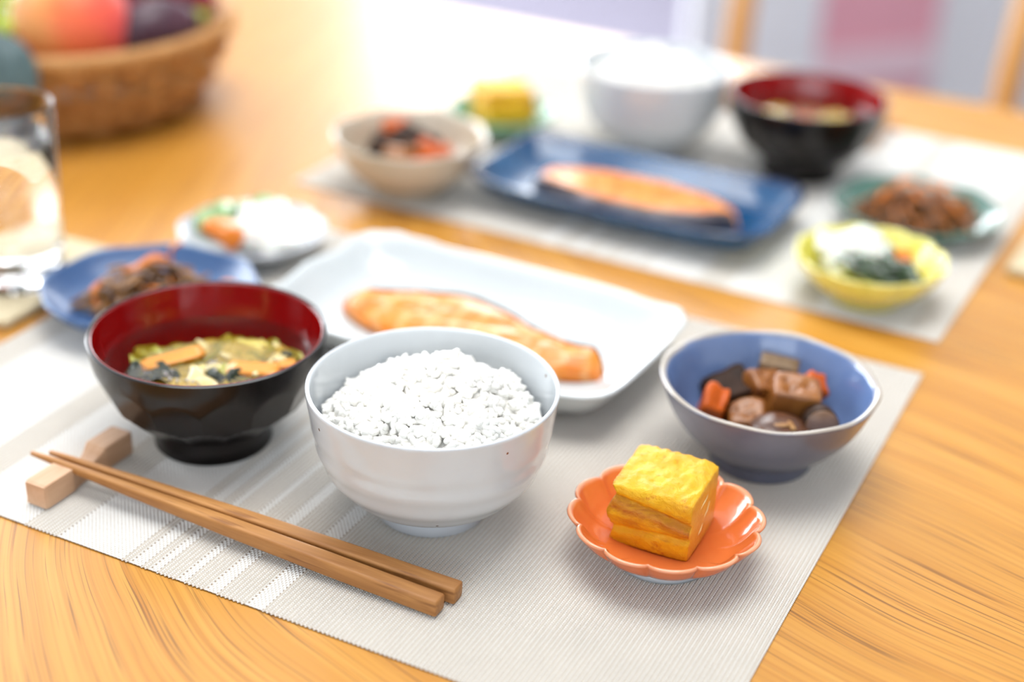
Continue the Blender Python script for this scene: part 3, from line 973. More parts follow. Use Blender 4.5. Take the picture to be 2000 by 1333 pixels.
def salmon(label, far, near, zbase, thick, skin_far, seed, skin_mat):
    n, m = 64, 25
    A = smooth_line(resample(far, n)); B = smooth_line(resample(near, n))
    if not skin_far:
        A, B = B, A            # A is the skin side
    C = (A.mean(0) + B.mean(0)) / 2
    def top(i, v):
        u = i / (n - 1)
        endf = min(1.0, (u / 0.10)) ** 0.5 * min(1.0, ((1 - u) / 0.05)) ** 0.5
        edge = (1 - abs(2 * v - 1) ** (14 if v < 0.5 else 5))
        prof = (0.72 + 0.28 * (1 - v)) * endf * (0.30 + 0.70 * edge ** 0.5)
        fl = 0.0016 * abs(math.sin(u * 17 + 6.0 * (v - 0.3) ** 2 * 4 + 2.2 * nz(u * 5, v * 3, seed))) + 0.0010 * nz(u * 14 + seed, v * 6, seed) + 0.0006 * nz(u * 40, v * 16, seed)
        return zbase + thick * prof + fl * endf * min(1.0, v / 0.2)
    V = []; F = []
    for i in range(n):
        for j in range(m):
            v = j / (m - 1)
            p = A[i] * (1 - v) + B[i] * v - C
            V.append((p[0], p[1], top(i, v)))
    for i in range(n):
        for j in range(m):
            v = 0.03 + 0.94 * j / (m - 1)
            p = A[i] * (1 - v) + B[i] * v - C
            V.append((p[0], p[1], zbase))
    K = n * m
    for i in range(n - 1):
        for j in range(m - 1):
            a = i * m + j
            F.append((a, a + m, a + m + 1, a + 1)); F.append((K + a, K + a + 1, K + a + m + 1, K + a + m))
        F.append((i * m, K + i * m, K + (i + 1) * m, (i + 1) * m))
        e = i * m + m - 1
        F.append((e, e + m, K + e + m, K + e))
    for j in range(m - 1):
        F.append((j, j + 1, K + j + 1, K + j))
        e = (n - 1) * m + j
        F.append((e, K + e, K + e + 1, e + 1))
    me = py_mesh('flesh', V, F)
    bm = bmesh.new(); bm.from_mesh(me); bmesh.ops.recalc_face_normals(bm, faces=bm.faces); bm.to_mesh(me); bm.free()
    t = thing('salmon_fillet', label, 'fish', (C[0], C[1], 0.0))
    link('flesh', me, T_SALMON, t)
    # skin strip wrapped over the A edge
    rings = []
    for i in range(n):
        out = (A[i] - B[i]); L = np.linalg.norm(out) + 1e-9; out = out / L
        p = A[i] - C
        zt = top(i, 0.06) ; zz = lambda f: zbase + (zt - zbase) * f
        w_ = min(0.0045, L * 0.2)
        pts = [(p - out * w_, zt + 0.0004 + 0.0003 * nz(i * 0.4, seed)), (p - out * w_ * 0.4, zz(1.0) + 0.0016), (p + out * 0.0012, zz(0.92)), (p + out * 0.0016, zz(0.45)), (p + out * 0.0006, zz(0.02)), (p - out * 0.0005, zz(0.02)), (p - out * 0.0002, zz(0.5)), (p - out * w_ * 0.5, zz(0.80))]
        rings.append([(q[0], q[1], z) for q, z in pts])
    link('skin', sweep_rings('skin', rings), skin_mat, t)['label'] = 'dark grilled skin edge'
    return t


PF = MZ + 0.0042 + 0.0027
salmon('grilled salmon fillet on the white rectangular plate, dark skin along its far edge',
       [(.144, .2487), (.155, .2555), (.170, .262), (.188, .270), (.2034, .2760), (.218, .277), (.2326, .2735), (.248, .267), (.2614, .260), (.2838, .2540), (.2990, .2560), (.308, .250)],
       [(.144, .2478), (.1475, .242), (.155, .236), (.168, .230), (.182, .2258), (.198, .223), (.225, .2205), (.26, .2215), (.289, .2290), (.300, .234), (.3085, .2405)], PF, 0.0125, True, 3.3, T_SKIN)
salmon('grilled salmon fillet on the deep blue plate, silvery skin facing the yellow dish',
       [(.155, .477), (.160, .493), (.1657, .501), (.180, .510), (.1992, .514), (.222, .516), (.2445, .516), (.264, .510), (.28, .5014), (.303, .482)],
       [(.1547, .4756), (.168, .465), (.1861, .4590), (.2072, .4520), (.2272, .4500), (.2428, .4500), (.2628, .4525), (.284, .462), (.303, .478)], PF, 0.0125, False, 8.1, T_SKIN2)

# ------------------------------------------------------------------ round dishes
def dish(name, prof_o, prof_i, n=144, mod=None):
    """full profile from axis (bottom) over the rim to axis (inside)"""
    return lathe(name, prof_o + prof_i, n, mod)


# grey-blue bowl with simmered vegetables
def two_tone(me, n, k, inner, outer):
    me.materials.append(inner); me.materials.append(outer)
    for p in me.polygons:
        p.material_index = 1 if p.index // n < k - 1 else 0


def soft_poly(t, r, z, i, k=9, amp=0.022, ph=0.4, zl=0.0011, zmin=0.02, zmax=0.046):
    f = max(0.0, min(1.0, (z - zmin) / (zmax - zmin)))
    w_ = math.cos(k * t + ph) + 0.35 * math.cos(2 * t + 1.0)
    return r * (1 + amp * f * w_ * 0.6), z + zl * f * math.cos(k * t + ph + 0.6)


def bowl_profile(R, H, fr, fh, th=0.0026):
    o_ = [(0, 0.0022), (fr - 0.004, 0.0022), (fr - 0.0032, 0.0002), (fr - 0.002, 0), (fr - 0.0004, 0), (fr, 0.0006), (fr - 0.0006, fh * 0.7)]
    o_ += interp_prof([(fr + 0.0004, fh), (fr + (R - fr) * 0.42, fh + (H - fh) * 0.24), (fr + (R - fr) * 0.76, fh + (H - fh) * 0.56), (R, H - 0.0006)], 7)
    i_ = [(R - 0.0005, H), (R - th * 0.45, H + 0.0003), (R - th * 0.9, H - 0.0003)]
    i_ += interp_prof([(R - th - 0.0008, H - 0.0018), (fr + (R - fr) * 0.72 - th * 0.7, fh + (H - fh) * 0.56 + 0.0006), (fr + (R - fr) * 0.36, fh + (H - fh) * 0.28 + 0.0012), (fr * 0.72, fh + 0.0030), (0.0, fh + 0.0022)], 7)
    return o_, i_


GB = Vector((0.4048, 0.2214, MZ))
po, pi_ = bowl_profile(0.0530, 0.0452, 0.0250, 0.0068, 0.003)
o = link('side_bowl', dish('side_bowl', po, pi_, 144, lambda t, r, z, i: soft_poly(t, r, z, i, 8, 0.010, 0.4, 0.0005)), None, None, GB, (0, 0, 0.2))
two_tone(o.data, 144, len(po), T_GREYBLUE, T_GREYOUT)
tag(o, 'grey-blue glazed bowl with uneven rim holding brown simmered vegetables', 'bowl')


def lotus_chunk(name, s, seed):
    """block of lotus root with channels cut through it"""
    n = 22
    bm = bmesh.new()
    rings = []
    holes = [(0.45 * math.cos(a + seed), 0.45 * math.sin(a + seed), 0.2) for a in (0.2, 2.2, 4.2)]
    me = chunk(name, s, seed, 7, 0.22, 0.45)
    bm.from_mesh(me)
    for v in bm.verts:
        if v.co.z > 0:
            x, y = v.co.x / (s[0] / 2), v.co.y / (s[1] / 2)
            for (hx, hy, hr) in holes:
                d = math.hypot(x - hx, y - hy)
                if d < hr * 1.6 and abs(x) < 0.95 and abs(y) < 0.95:
                    v.co.z -= s[2] * 0.35 * math.exp(-(d / hr) ** 2)
    bm.to_mesh(me); bm.free()
    return me


def put(name, me, mat, xy, z, rot, label, cat):
    o = link(name, me, mat, None, (xy[0], xy[1], z), rot)
    return tag(o, label, cat)


zb = MZ + 0.012
put('lotus_root_chunk', lotus_chunk('lotus_root_chunk', (0.019, 0.016, 0.014), 1.0), T_LOTUS, (.3955, .2190), zb + 0.0085, (0.25, -0.1, 0.5), 'front lotus root chunk beside the carrot wedge in the grey-blue bowl', 'lotus root')
put('lotus_root_chunk', lotus_chunk('lotus_root_chunk', (0.023, 0.018, 0.021), 2.1), T_LOTUS, (.4135, .2345), zb + 0.0165, (0.15, 0.1, 0.35), 'tallest lotus root chunk in the middle of the grey-blue bowl', 'lotus root')
put('lotus_root_chunk', lotus_chunk('lotus_root_chunk', (0.019, 0.014, 0.015), 4.4), T_LOTUS, (.3960, .2420), zb + 0.0165, (0.5, 0.25, 0.9), 'pierced lotus root chunk leaning between dark mushroom and konnyaku in the grey-blue bowl', 'lotus root')
put('konnyaku_block', chunk('konnyaku_block', (0.020, 0.010, 0.018), 3.0, 6, 0.05, 0.2), T_KONNYAKU, (.3990, .2560), zb + 0.0170, (0.2, 0.1, 0.25), 'olive brown konnyaku block at the back of the grey-blue bowl', 'konnyaku')
put('carrot_wedge', chunk('carrot_wedge', (0.012, 0.019, 0.022), 5.2, 6, 0.35, 0.8), T_CARROT_D, (.3800, .2150), zb + 0.0120, (0.3, 0.25, 0.3), 'orange carrot wedge against the near wall of the grey-blue bowl', 'carrot')
put('carrot_wedge', chunk('carrot_wedge', (0.010, 0.012, 0.014), 6.5, 6, 0.15, 0.5), T_CARROT_D, (.4195, .2480), zb + 0.0180, (0.5, 0.5, 0.8), 'carrot tip peeking out behind the tallest lotus chunk in the grey-blue bowl', 'carrot')
put('mushroom_piece', chunk('mushroom_piece', (0.024, 0.020, 0.013), 7.7, 6, 0.40, 0.9), T_DARKVEG, (.3795, .2370), zb + 0.0125, (0.35, -0.35, 0.7), 'dark brown mushroom piece behind the carrot wedge in the grey-blue bowl', 'mushroom')


def gobo(label, xy, z, rot):
    t = thing('burdock_round', label, 'burdock', (xy[0], xy[1], z)); t.rotation_euler = rot
    link('skin', tube_mesh('skin', [(0, 0, -0.008), (0, 0, -0.003), (0, 0, 0.003), (0, 0, 0.0078)], [0.0075, 0.0085, 0.0088, 0.0085], 20), T_DARKVEG, t)
    link('flesh', tube_mesh('flesh', [(0, 0, 0.0070), (0, 0, 0.0081), (0, 0, 0.0085)], [0.0081, 0.0081, 0.0077], 20), T_GOBO, t)['label'] = 'pale brown cut face'


gobo('round burdock slice with dark skin standing on edge in the grey-blue bowl', (.4310, .2240), zb + 0.0150, (1.35, 0.0, 0.45))
# shiitake cap with pale gills
t = thing('shiitake_cap', 'simmered shiitake cap lying at the front of the grey-blue bowl', 'mushroom', (.4150, .2085, zb + 0.0120), 0.4)
link('cap', lathe('cap', [(0, -0.001), (0.010, -0.001), (0.0145, -0.0005), (0.0150, 0.0010), (0.013, 0.0042), (0.008, 0.0064), (0, 0.007)], 40, lambda a, r, z, i: (r * (1 + 0.06 * math.cos(3 * a)), z + 0.0008 * math.sin(2 * a))), T_SHIITAKE, t)
link('cut_mark', chunk('cut_mark', (0.008, 0.0022, 0.0018), 2.0, 3, 0.1, 0.6), T_GILLS, t, (0.001, -0.004, 0.0063), (0.3, 0, 0.2))
link('cut_mark', chunk('cut_mark', (0.0022, 0.008, 0.0018), 2.5, 3, 0.1, 0.6), T_GILLS, t, (0.006, -0.003, 0.0060), (0, 0.3, 0.2))

# ------------------------------------------------------------------ scalloped flower dishes
def flower_dish(name, R, H, fr, k, lobe, th=0.0026, n=240, ridge=0.0010):
    po, pi_ = bowl_profile(R, H, fr, 0.0030, th)
    def mod(t, r, z, i):
        f = max(0.0, min(1.0, (r - fr) / (R - fr)))
        s = abs(math.sin(k * t / 2)) ** 0.55
        rr = r * (1 - lobe * f * (1 - s))
        inside = i >= len(po) + 3
        zz = z
        if inside:
            zz += ridge * f * (1 - f * 0.6) * math.exp(-(math.sin(k * t / 2) / 0.22) ** 2) * 1.6
        else:
            zz += 0.0004 * f
        return rr, zz - 0.0008 * f * (1 - s)
    return lathe(name, po + pi_, n, mod)


OD = Vector((0.3933, 0.1198, MZ))
t = thing('flower_dish', 'coral orange scalloped flower dish holding the rolled omelette near the chopsticks', 'dish', OD, 0.18)
link('body', flower_dish('body', 0.0440, 0.0208, 0.0205, 12, 0.085), T_ORANGE, t)
link('foot_ring', lathe('foot_ring', [(0, 0.0006), (0.0165, 0.0006), (0.017, -0.0006), (0.0225, -0.0006), (0.0228, 0.0012), (0.0222, 0.0030), (0, 0.0030)], 64), T_ORANGEFOOT, t)['label'] = 'pale unglazed foot ring'
t.location.z += 0.0006


def omelette(label, loc, rz, hx, hy, hz, seed, plainness=1.0):
    bm = bmesh.new(); bmesh.ops.create_cube(bm, size=2.0)
    bmesh.ops.subdivide_edges(bm, edges=list(bm.edges), cuts=30, use_grid_fill=True)
    for v in bm.verts:
        p = v.co.copy()
        r = (abs(p.x) ** 10 + abs(p.y) ** 10 + abs(p.z) ** 10) ** 0.1
        q = p * 0.55 + (p / r) * 0.45
        X, Y, Z = q.x * hx, q.y * hy, q.z * hz
        zz = p.z + 0.07 * nz(p.x * 1.7, seed, 0)
        # folds on the near face (-y): three rolled layers
        fr = max(0.0, -p.y) ** 6
        lay = -0.0026 * math.exp(-((zz - 0.35 + 0.20 * p.x) / 0.10) ** 2) - 0.0020 * math.exp(-((zz + 0.37 - 0.10 * p.x) / 0.08) ** 2) + 0.0008 * math.exp(-((zz + 0.02) / 0.25) ** 2) - 0.0012 * max(0, zz - 0.5) ** 2 * 4
        Y -= fr * lay
        # the left end bulges where the roll closes
        fl = max(0.0, -p.x) ** 6
        X -= fl * (0.0016 * math.cos(zz * 5.2) + 0.0006 * nz(p.y * 2, p.z * 2, seed))
        # wrinkled skin
        tp = max(0.0, p.z) ** 4
        Z += tp * (0.0012 * nz(p.x * 2.2 + seed, p.y * 2.2, 1.0) + 0.0009 * nz(p.x * 7, p.y * 3 + seed, 2.0) + 0.0010 * p.y - 0.0012 * p.x * p.x)
        cutf = max(0.0, p.x) ** 8
        jit = 0.0005 * (1 - 0.6 * cutf)
        X += jit * nz(p.x * 9, p.y * 9, p.z * 9 + seed); Y += jit * nz(p.x * 9 + 5, p.y * 9, p.z * 9 + seed); Z += jit * nz(p.x * 9, p.y * 9 + 5, p.z * 9 + seed)
        v.co = (X, Y, Z + hz)
    # faces of the cut end
    for f in bm.faces:
        f.material_index = 1 if f.normal.x > 0.9 and f.calc_center_median().x > hx * 0.86 else 0
    me = bpy.data.meshes.new('omelette_body'); bm.to_mesh(me); bm.free()
    me.materials.append(T_EGG); me.materials.append(T_EGGCUT)
    t = thing('rolled_omelette', label, 'omelette', loc, rz)
    link('omelette_body', me, None, t)
    for k, (y, z, L, rr) in enumerate([(-0.002, hz * 1.45, 0.011, 0.4), (0.003, hz * 1.0, 0.008, 0.9), (-0.004, hz * 0.62, 0.009, 0.5)]):
        pts = [(hx * 0.985, y + (s - 0.5) * L, z + (s - 0.5) * L * rr + 0.0006 * math.sin(6 * s + k)) for s in (0, .25, .5, .75, 1)]
        link('white_streak', tube_mesh('white_streak', pts, [0.0002, 0.0005, 0.0007, 0.0005, 0.0002], 8), T_EGGWHITE, t)
    return t


omelette('thick yellow rolled omelette with browned folds on the coral orange dish', (0.3890, 0.1275, MZ + 0.0062), 0.02, 0.0190, 0.0185, 0.0158, 2.0)

# indigo plate with kinpira
def oval_dish(name, R, H, fr, k, amp, squash, th=0.0024):
    po, pi_ = bowl_profile(R, H, fr, 0.0028, th)
    def mod(t, r, z, i):
        f = max(0.0, min(1.0, (r - fr) / (R - fr)))
        return r * (1 + amp * f * math.cos(k * t)), z + 0.0006 * f * math.cos(k * t + 0.8)
    me = lathe(name, po + pi_, 144, mod)
    me.transform(Matrix.Diagonal((1, squash, 1, 1)))
    return me


IN = Vector((0.0500, 0.1948, MZ))
o = link('side_plate', oval_dish('side_plate', 0.0615, 0.0200, 0.036, 8, 0.014, 0.93), T_INDIGO, None, IN, (0, 0, 0.42))
tag(o, 'slate blue scalloped plate of burdock behind the near soup bowl', 'plate')
TE = Vector((0.4017, 0.5614, MZ))
o = link('side_plate', oval_dish('side_plate', 0.0560, 0.0170, 0.032, 8, 0.010, 0.97), T_TEAL, None, TE, (0, 0, 0.3))
tag(o, 'teal green plate of burdock strips beside the yellow flower dish', 'plate')


def strip_mesh(name, L, w_, th, bend, twist, seed):
    rings = []
    n = 9
    for k in range(n):
        s = k / (n - 1) - 0.5
        ang = bend * s
        R_ = L / bend if abs(bend) > 1e-3 else 1e3
        c = Vector((R_ * math.sin(ang), 0.002 * math.sin(5 * s + seed), R_ * (math.cos(ang) - 1) + 0.0006 * math.sin(9 * s + seed)))
        tw = twist * s
        ww = w_ * (0.6 + 0.4 * math.cos(PI * s))
        a = Vector((0, math.cos(tw), math.sin(tw))); b = Vector((math.sin(ang) * 0.3, -math.sin(tw), math.cos(tw)))
        rings.append([c + a * (ww / 2 * math.cos(q)) + b * (th / 2 * math.sin(q)) for q in [2 * PI * j / 6 for j in range(6)]])
    return sweep_rings(name, rings)


BUR = [strip_mesh('burdock_strip', L, w_, 0.0018, b, tw, i) for i, (L, w_, b, tw) in enumerate([(0.030, .0030, 1.6, 1.0), (0.026, .0036, 2.4, 0.6), (0.034, .0026, 1.1, 2.0), (0.022, .0040, 2.8, 0.3), (0.028, .0030, 0.6, 1.4), (0.024, .0024, 3.2, 0.8)])]
CAR = [strip_mesh('carrot_strip', L, w_, 0.0020, b, tw, i) for i, (L, w_, b, tw) in enumerate([(0.026, .0060, 0.7, 0.9), (0.018, .0040, 1.0, 0.4), (0.022, .0034, 0.4, 1.2)])]


def kinpira(c, rx, ry, rz, h0, hh, n, nc, mat, lab, labc, grp, seed, carrots):
    g = random.Random(seed)
    ca, sa = math.cos(rz), math.sin(rz)
    for k in range(n):
        r = math.sqrt(g.random()); a = 2 * PI * g.random()
        u, v = r * math.cos(a), r * math.sin(a)
        z = h0 + hh * (1 - r * r) * (0.35 + 0.75 * (k / n)) + 0.0015 * g.random()
        x, y = c.x + ca * u * rx - sa * v * ry, c.y + sa * u * rx + ca * v * ry
        me = BUR[k % len(BUR)]
        o = bpy.data.objects.new('burdock_strip', me); COL.objects.link(o)
        if not me.materials:
            me.materials.append(T_BURDOCK)
        o.material_slots[0].link = 'OBJECT'; o.material_slots[0].material = T_BURDOCK_D if k % 4 == 1 else mat
        o.scale = (1.12, 1.2, 1.2)
        o.location = (x, y, z + 0.003); o.rotation_euler = (g.gauss(0, 0.35), g.gauss(0, 0.3), g.random() * 6.28)
        tag(o, lab, 'burdock', grp)
    for k, (u, v, dz, yaw, pit, kk) in enumerate(carrots):
        x, y = c.x + u, c.y + v
        me = CAR[kk]
        if not me.materials:
            me.materials.append(T_CARROT)
        o = bpy.data.objects.new('carrot_strip', me); COL.objects.link(o)
        o.location = (x, y, h0 + dz); o.rotation_euler = (0.4, pit, yaw)
        tag(o, labc, 'carrot', grp + ', carrot')
for me in BUR + CAR:
    smooth(me)
kinpira(IN, 0.036, 0.027, 0.55, MZ + 0.0070, 0.020, 90, 6, T_BURDOCK, 'brown glazed burdock strip heaped on the slate blue plate', 'orange carrot strip in the burdock heap on the slate blue plate', 'kinpira on the slate blue plate', 5,
        [(-0.008, 0.006, 0.0225, 0.75, -0.15, 0), (-0.004, 0.026, 0.0220, 0.4, -1.1, 1), (0.012, 0.006, 0.014, 1.6, -0.5, 2), (-0.020, -0.022, 0.011, 1.9, -0.7, 1), (0.030, 0.026, 0.0085, 0.2, -0.7, 1), (0.010, -0.008, 0.014, 0.1, 0.1, 2)])
kinpira(TE, 0.036, 0.030, 0.2, MZ + 0.006, 0.017, 110, 6, T_BURDOCK_O, 'orange-brown burdock strip heaped on the teal green plate', 'carrot strip in the burdock heap on the teal green plate', 'kinpira on the teal plate', 9,
        [(-0.018, 0.010, 0.018, 0.5, -0.3, 0), (0.014, 0.016, 0.021, 1.1, 0.2, 1), (0.000, -0.012, 0.022, 2.0, 0.2, 2), (-0.022, -0.006, 0.014, 1.2, 0.3, 1), (0.022, -0.004, 0.017, 2.6, -0.3, 2), (0.006, 0.004, 0.024, 0.2, 0.1, 1)])

# pickles on the white flower dish
WF = Vector((0.0452, 0.2998, MZ))
o = link('flower_dish', flower_dish('flower_dish', 0.0470, 0.0155, 0.024, 9, 0.075), T_WFLOWER, None, WF, (0, 0, 0.35))
tag(o, 'white lobed flower dish of pickles behind the slate blue plate', 'dish')


def wedge(name, R, ang, th, seed, n=10):
    """thick sector slice"""
    V = []; F = []
    for z in (-th / 2, th / 2):
        V.append((0, 0, z))
        for k in range(n + 1):
            a = -ang / 2 + ang * k / n
            V.append((R * math.cos(a), R * math.sin(a), z + 0.0006 * math.sin(3 * a + seed)))
    m = n + 2
    F.append(tuple(reversed(range(m)))); F.append(tuple(range(m, 2 * m)))
    for k in range(m):
        q = (k + 1) % m
        F.append((k, q, m + q, m + k))
    me = py_mesh(name, V, F)
    bm = bmesh.new(); bm.from_mesh(me); bmesh.ops.bevel(bm, geom=list(bm.edges), offset=th * 0.14, segments=2, affect='EDGES'); bmesh.ops.recalc_face_normals(bm, faces=bm.faces); bm.to_mesh(me); bm.free()
    return me


put('pickled_carrot', wedge('pickled_carrot', 0.025, 1.5, 0.007, 1.0), T_CARROT, (.0557, .2668), MZ + 0.0160, (0.35, -0.3, 2.45), 'bright orange carrot wedge leaning on the white flower dish', 'carrot')
for k, (x, y, z, rot, s) in enumerate([(.0660, .2900, .0165, (0.15, 0.1, 0.3), (.040, .026, .013)), (.0560, .3050, .0190, (0.3, -0.1, 0.9), (.030, .022, .010)), (.0790, .2800, .0200, (0.2, 0.2, 1.3), (.024, .026, .010)), (.0620, .2770, .0205, (0.3, 0.1, 0.1), (.026, .018, .008))]):
    o = link('pickled_radish', chunk('pickled_radish', s, k + 12.0, 6, 0.12, 0.5), T_DAIKON, None, (x - 0.0103, y + 0.0108, MZ + z - 0.0035), rot)
    tag(o, ['largest white pickled radish chunk lying lowest on the white flower dish', 'white radish chunk at the back of the white flower dish, by the cucumber', 'white radish chunk at the side of the white flower dish nearest the fish plate', 'white radish chunk on top of the heap, next to the carrot wedge'][k], 'radish', 'radish on the white flower dish')
for k, (x, y, z, yaw) in enumerate([(.0260, .2870, .0160, 0.4), (.0290, .3000, .0175, 1.2), (.0390, .3090, .0190, 2.0), (.0480, .3170, .0200, 0.9), (.0330, .2830, .0150, 2.6)]):
    t = thing('cucumber_slice', ['cucumber slice nearest the slate blue plate on the white flower dish', 'cucumber slice second along the back of the white flower dish', 'middle cucumber slice of the five on the white flower dish', 'cucumber slice furthest back, touching the radish on the white flower dish', 'cucumber slice beside the carrot wedge on the white flower dish'][k], 'cucumber', (x - 0.0103, y + 0.0108, MZ + z - 0.0035), yaw, 'cucumber on the white flower dish')
    t.rotation_euler = (0.6, 0.2, yaw)
    link('flesh', lathe('flesh', [(0, -0.0022), (0.0102, -0.0022), (0.0106, 0), (0.0102, 0.0022), (0, 0.0022)], 28), T_CUKE, t)
    link('peel', lathe('peel', [(0.0104, -0.002), (0.0112, -0.002), (0.0115, 0), (0.0112, 0.002), (0.0104, 0.002), (0.0102, 0.0), (0.0104, -0.002)], 28), T_CUKESKIN, t)['label'] = 'dark green peel edge'

# ------------------------------------------------------------------ far setting: sand bowl, jade dish, yellow dish
SA = Vector((0.0777, 0.4398, MZ))
po, pi_ = bowl_profile(0.0535, 0.0420, 0.0255, 0.0055, 0.003)
o = link('side_bowl', dish('side_bowl', po, pi_, 144, lambda t, r, z, i: soft_poly(t, r, z, i, 8, 0.016, 0.9, 0.0007)), T_SANDBOWL, None, SA, (0, 0, 0.3))
tag(o, 'sand coloured bowl of simmered vegetables beside the deep blue plate', 'bowl')
for k, (x, y, z, s, mt, nm, lab, cat) in enumerate([
        (.0760, .4480, .0290, (.026, .016, .014), T_DARKVEG, 'mushroom_piece', 'dark mushroom piece heaped highest in the sand coloured bowl', 'mushroom'),
        (.0600, .4420, .0240, (.020, .016, .014), T_DARKVEG, 'mushroom_piece', 'dark mushroom piece in the sand coloured bowl, towards the basket', 'mushroom'),
        (.0920, .4480, .0240, (.020, .016, .014), T_CARROT_D, 'carrot_chunk', 'carrot chunk in the sand coloured bowl on the blue plate side', 'carrot'),
        (.0750, .4320, .0240, (.022, .014, .014), T_LOTUS, 'lotus_root_chunk', 'brown lotus root chunk at the front of the sand coloured bowl', 'lotus root'),
        (.0560, .4570, .0320, (.014, .014, .014), T_CARROT_D, 'carrot_chunk', 'carrot chunk at the back of the sand coloured bowl', 'carrot'),
        (.0900, .4340, .0210, (.016, .014, .012), T_CARROT_D, 'carrot_chunk', 'low carrot chunk at the front of the sand coloured bowl', 'carrot')]):
    put(nm, chunk(nm, tuple(v * 1.25 for v in s), k + 20.0, 6, 0.2, 0.4), mt, (x, y), MZ + z + 0.002, (0.3, 0.2, k * 0.9), lab, cat)

JD = Vector((0.0771, 0.5830, MZ))
o = link('flower_dish', flower_dish('flower_dish', 0.0420, 0.0185, 0.021, 12, 0.07), T_GREENDISH, None, JD, (0, 0, 0.1))
tag(o, 'jade green dish holding a rolled omelette at the far setting', 'dish')
omelette('yellow rolled omelette on the jade green dish', (0.0760, 0.5850, MZ + 0.0062), PI - 0.75, 0.0210, 0.0200, 0.0160, 6.0)

YD = Vector((0.4010, 0.4347, MZ))
o = link('flower_dish', flower_dish('flower_dish', 0.0465, 0.0285, 0.022, 12, 0.07), T_YELLOW, None, YD, (0, 0, 0.2))
tag(o, 'yellow scalloped flower dish of pickles on the far placemat', 'dish')
for k, (x, y, z, rot, s) in enumerate([(.3800, .4480, .0215, (0.15, 0.1, 0.3), (.030, .022, .011)), (.3880, .4540, .0260, (0.2, -0.1, 0.9), (.030, .018, .010)), (.4000, .4520, .0220, (0.1, 0.2, 0.3), (.020, .020, .010)), (.3850, .4360, .0180, (0.2, 0.2, 1.0), (.020, .018, .010))]):
    o = link('pickled_radish', chunk('pickled_radish', s, k + 42.0, 6, 0.12, 0.5), T_DAIKON, None, (x, y, MZ + z), rot)
    tag(o, ['white radish chunk in the yellow dish against its rim towards the blue plate', 'topmost white radish chunk in the yellow dish', 'white radish chunk in the yellow dish touching the carrot block', 'low white radish chunk in the yellow dish beside the dark greens'][k], 'radish', 'radish in the yellow flower dish')
put('pickled_carrot', chunk('pickled_carrot', (.014, .010, .009), 3.0, 5, 0.1, 0.4), T_CARROT, (.4150, .4540), MZ + 0.0205, (0.2, 0.1, 0.5), 'orange carrot block in the yellow flower dish', 'carrot')
for k, (x, y, z, yaw, l_) in enumerate([(.3960, .4270, .0190, 1.35, .030), (.4080, .4310, .0200, 1.2, .034), (.4180, .4370, .0210, 1.0, .032), (.4120, .4240, .0180, 1.5, .028)]):
    o = link('pickled_greens', sheet('pickled_greens', 0.014, l_, 0.002, 0.004, 0.004, k + 71.0, 10), T_GREENS, None, (x, y, MZ + z), (0.15, 0.1, yaw))
    tag(o, ['dark green leaf in the yellow dish touching the white radish', 'longest dark green leaf across the middle of the yellow dish', 'dark green leaf in the yellow dish under the carrot block', 'dark green leaf lying nearest the front rim of the yellow dish'][k], 'greens', 'greens in the yellow flower dish')

# ------------------------------------------------------------------ chopsticks and rests
def make_rest(loc, rz, label):
    """wooden block with a scooped waist for the sticks"""
    L, W_, H = 0.0590, 0.0120, 0.0122
    n = 33
    rings = []
    for i in range(n):
        s = -1 + 2 * i / (n - 1)
        y = s * L / 2
        k = max(0.0, 1 - (abs(s) / 0.34) ** 2.2) if abs(s) < 0.34 else 0.0
        k = k ** 0.7 if k > 0 else 0
        w2 = W_ / 2 * (1 - 0.30 * k); h = H * (1 - 0.42 * k); b = 0.0004
        end = 0.0005 if i in (0, n - 1) else 0.0
        w2 -= end; h -= end
        z0 = 0.0 + end
        rings.append([(-w2 + b, y, z0), (w2 - b, y, z0), (w2, y, z0 + b), (w2, y, h - b), (w2 - b, y, h), (-w2 + b, y, h), (-w2, y, h - b), (-w2, y, z0 + b)])
    me = sweep_rings('chopstick_rest', rings)
    o = link('chopstick_rest', me, T_REST, None, loc, (0, 0, rz), sm=False)
    return tag(o, label, 'chopstick rest', 'wooden chopstick rests')


make_rest((0.1296, 0.0420, MZ), -0.03, 'pale wooden chopstick rest carrying the chopstick tips by the soup bowl')


def make_stick(butt, tip, label, grp):
    """square-butted stick tapering to a rounded tip"""
    a = Vector(butt); b = Vector(tip); L = (b - a).length
    rings = []
    for s, hw, e in ((0.0, 0.0036, 8), (0.003, 0.0040, 8), (0.25, 0.0040, 7), (0.5, 0.0036, 5), (0.75, 0.0028, 3), (0.95, 0.0017, 2), (0.997, 0.0013, 2), (1.0, 0.0009, 2)):
        ring = []
        for j in range(24):
            t = 2 * PI * (j + 0.5) / 24
            c, q = math.cos(t), math.sin(t)
            ring.append((s * L, hw * math.copysign(abs(c) ** (2 / e), c), hw * math.copysign(abs(q) ** (2 / e), q)))
        rings.append(ring)
    me = sweep_rings('chopstick', rings)
    o = link('chopstick', me, T_CHOP, None)
    d = (b - a).normalized()
    y = Vector((0, 0, 1)).cross(d).normalized(); z = d.cross(y)
    m = Matrix((d, y, z)).transposed().to_4x4(); m.translation = a
    o.matrix_world = m
    return tag(o, label, 'chopstick', grp)


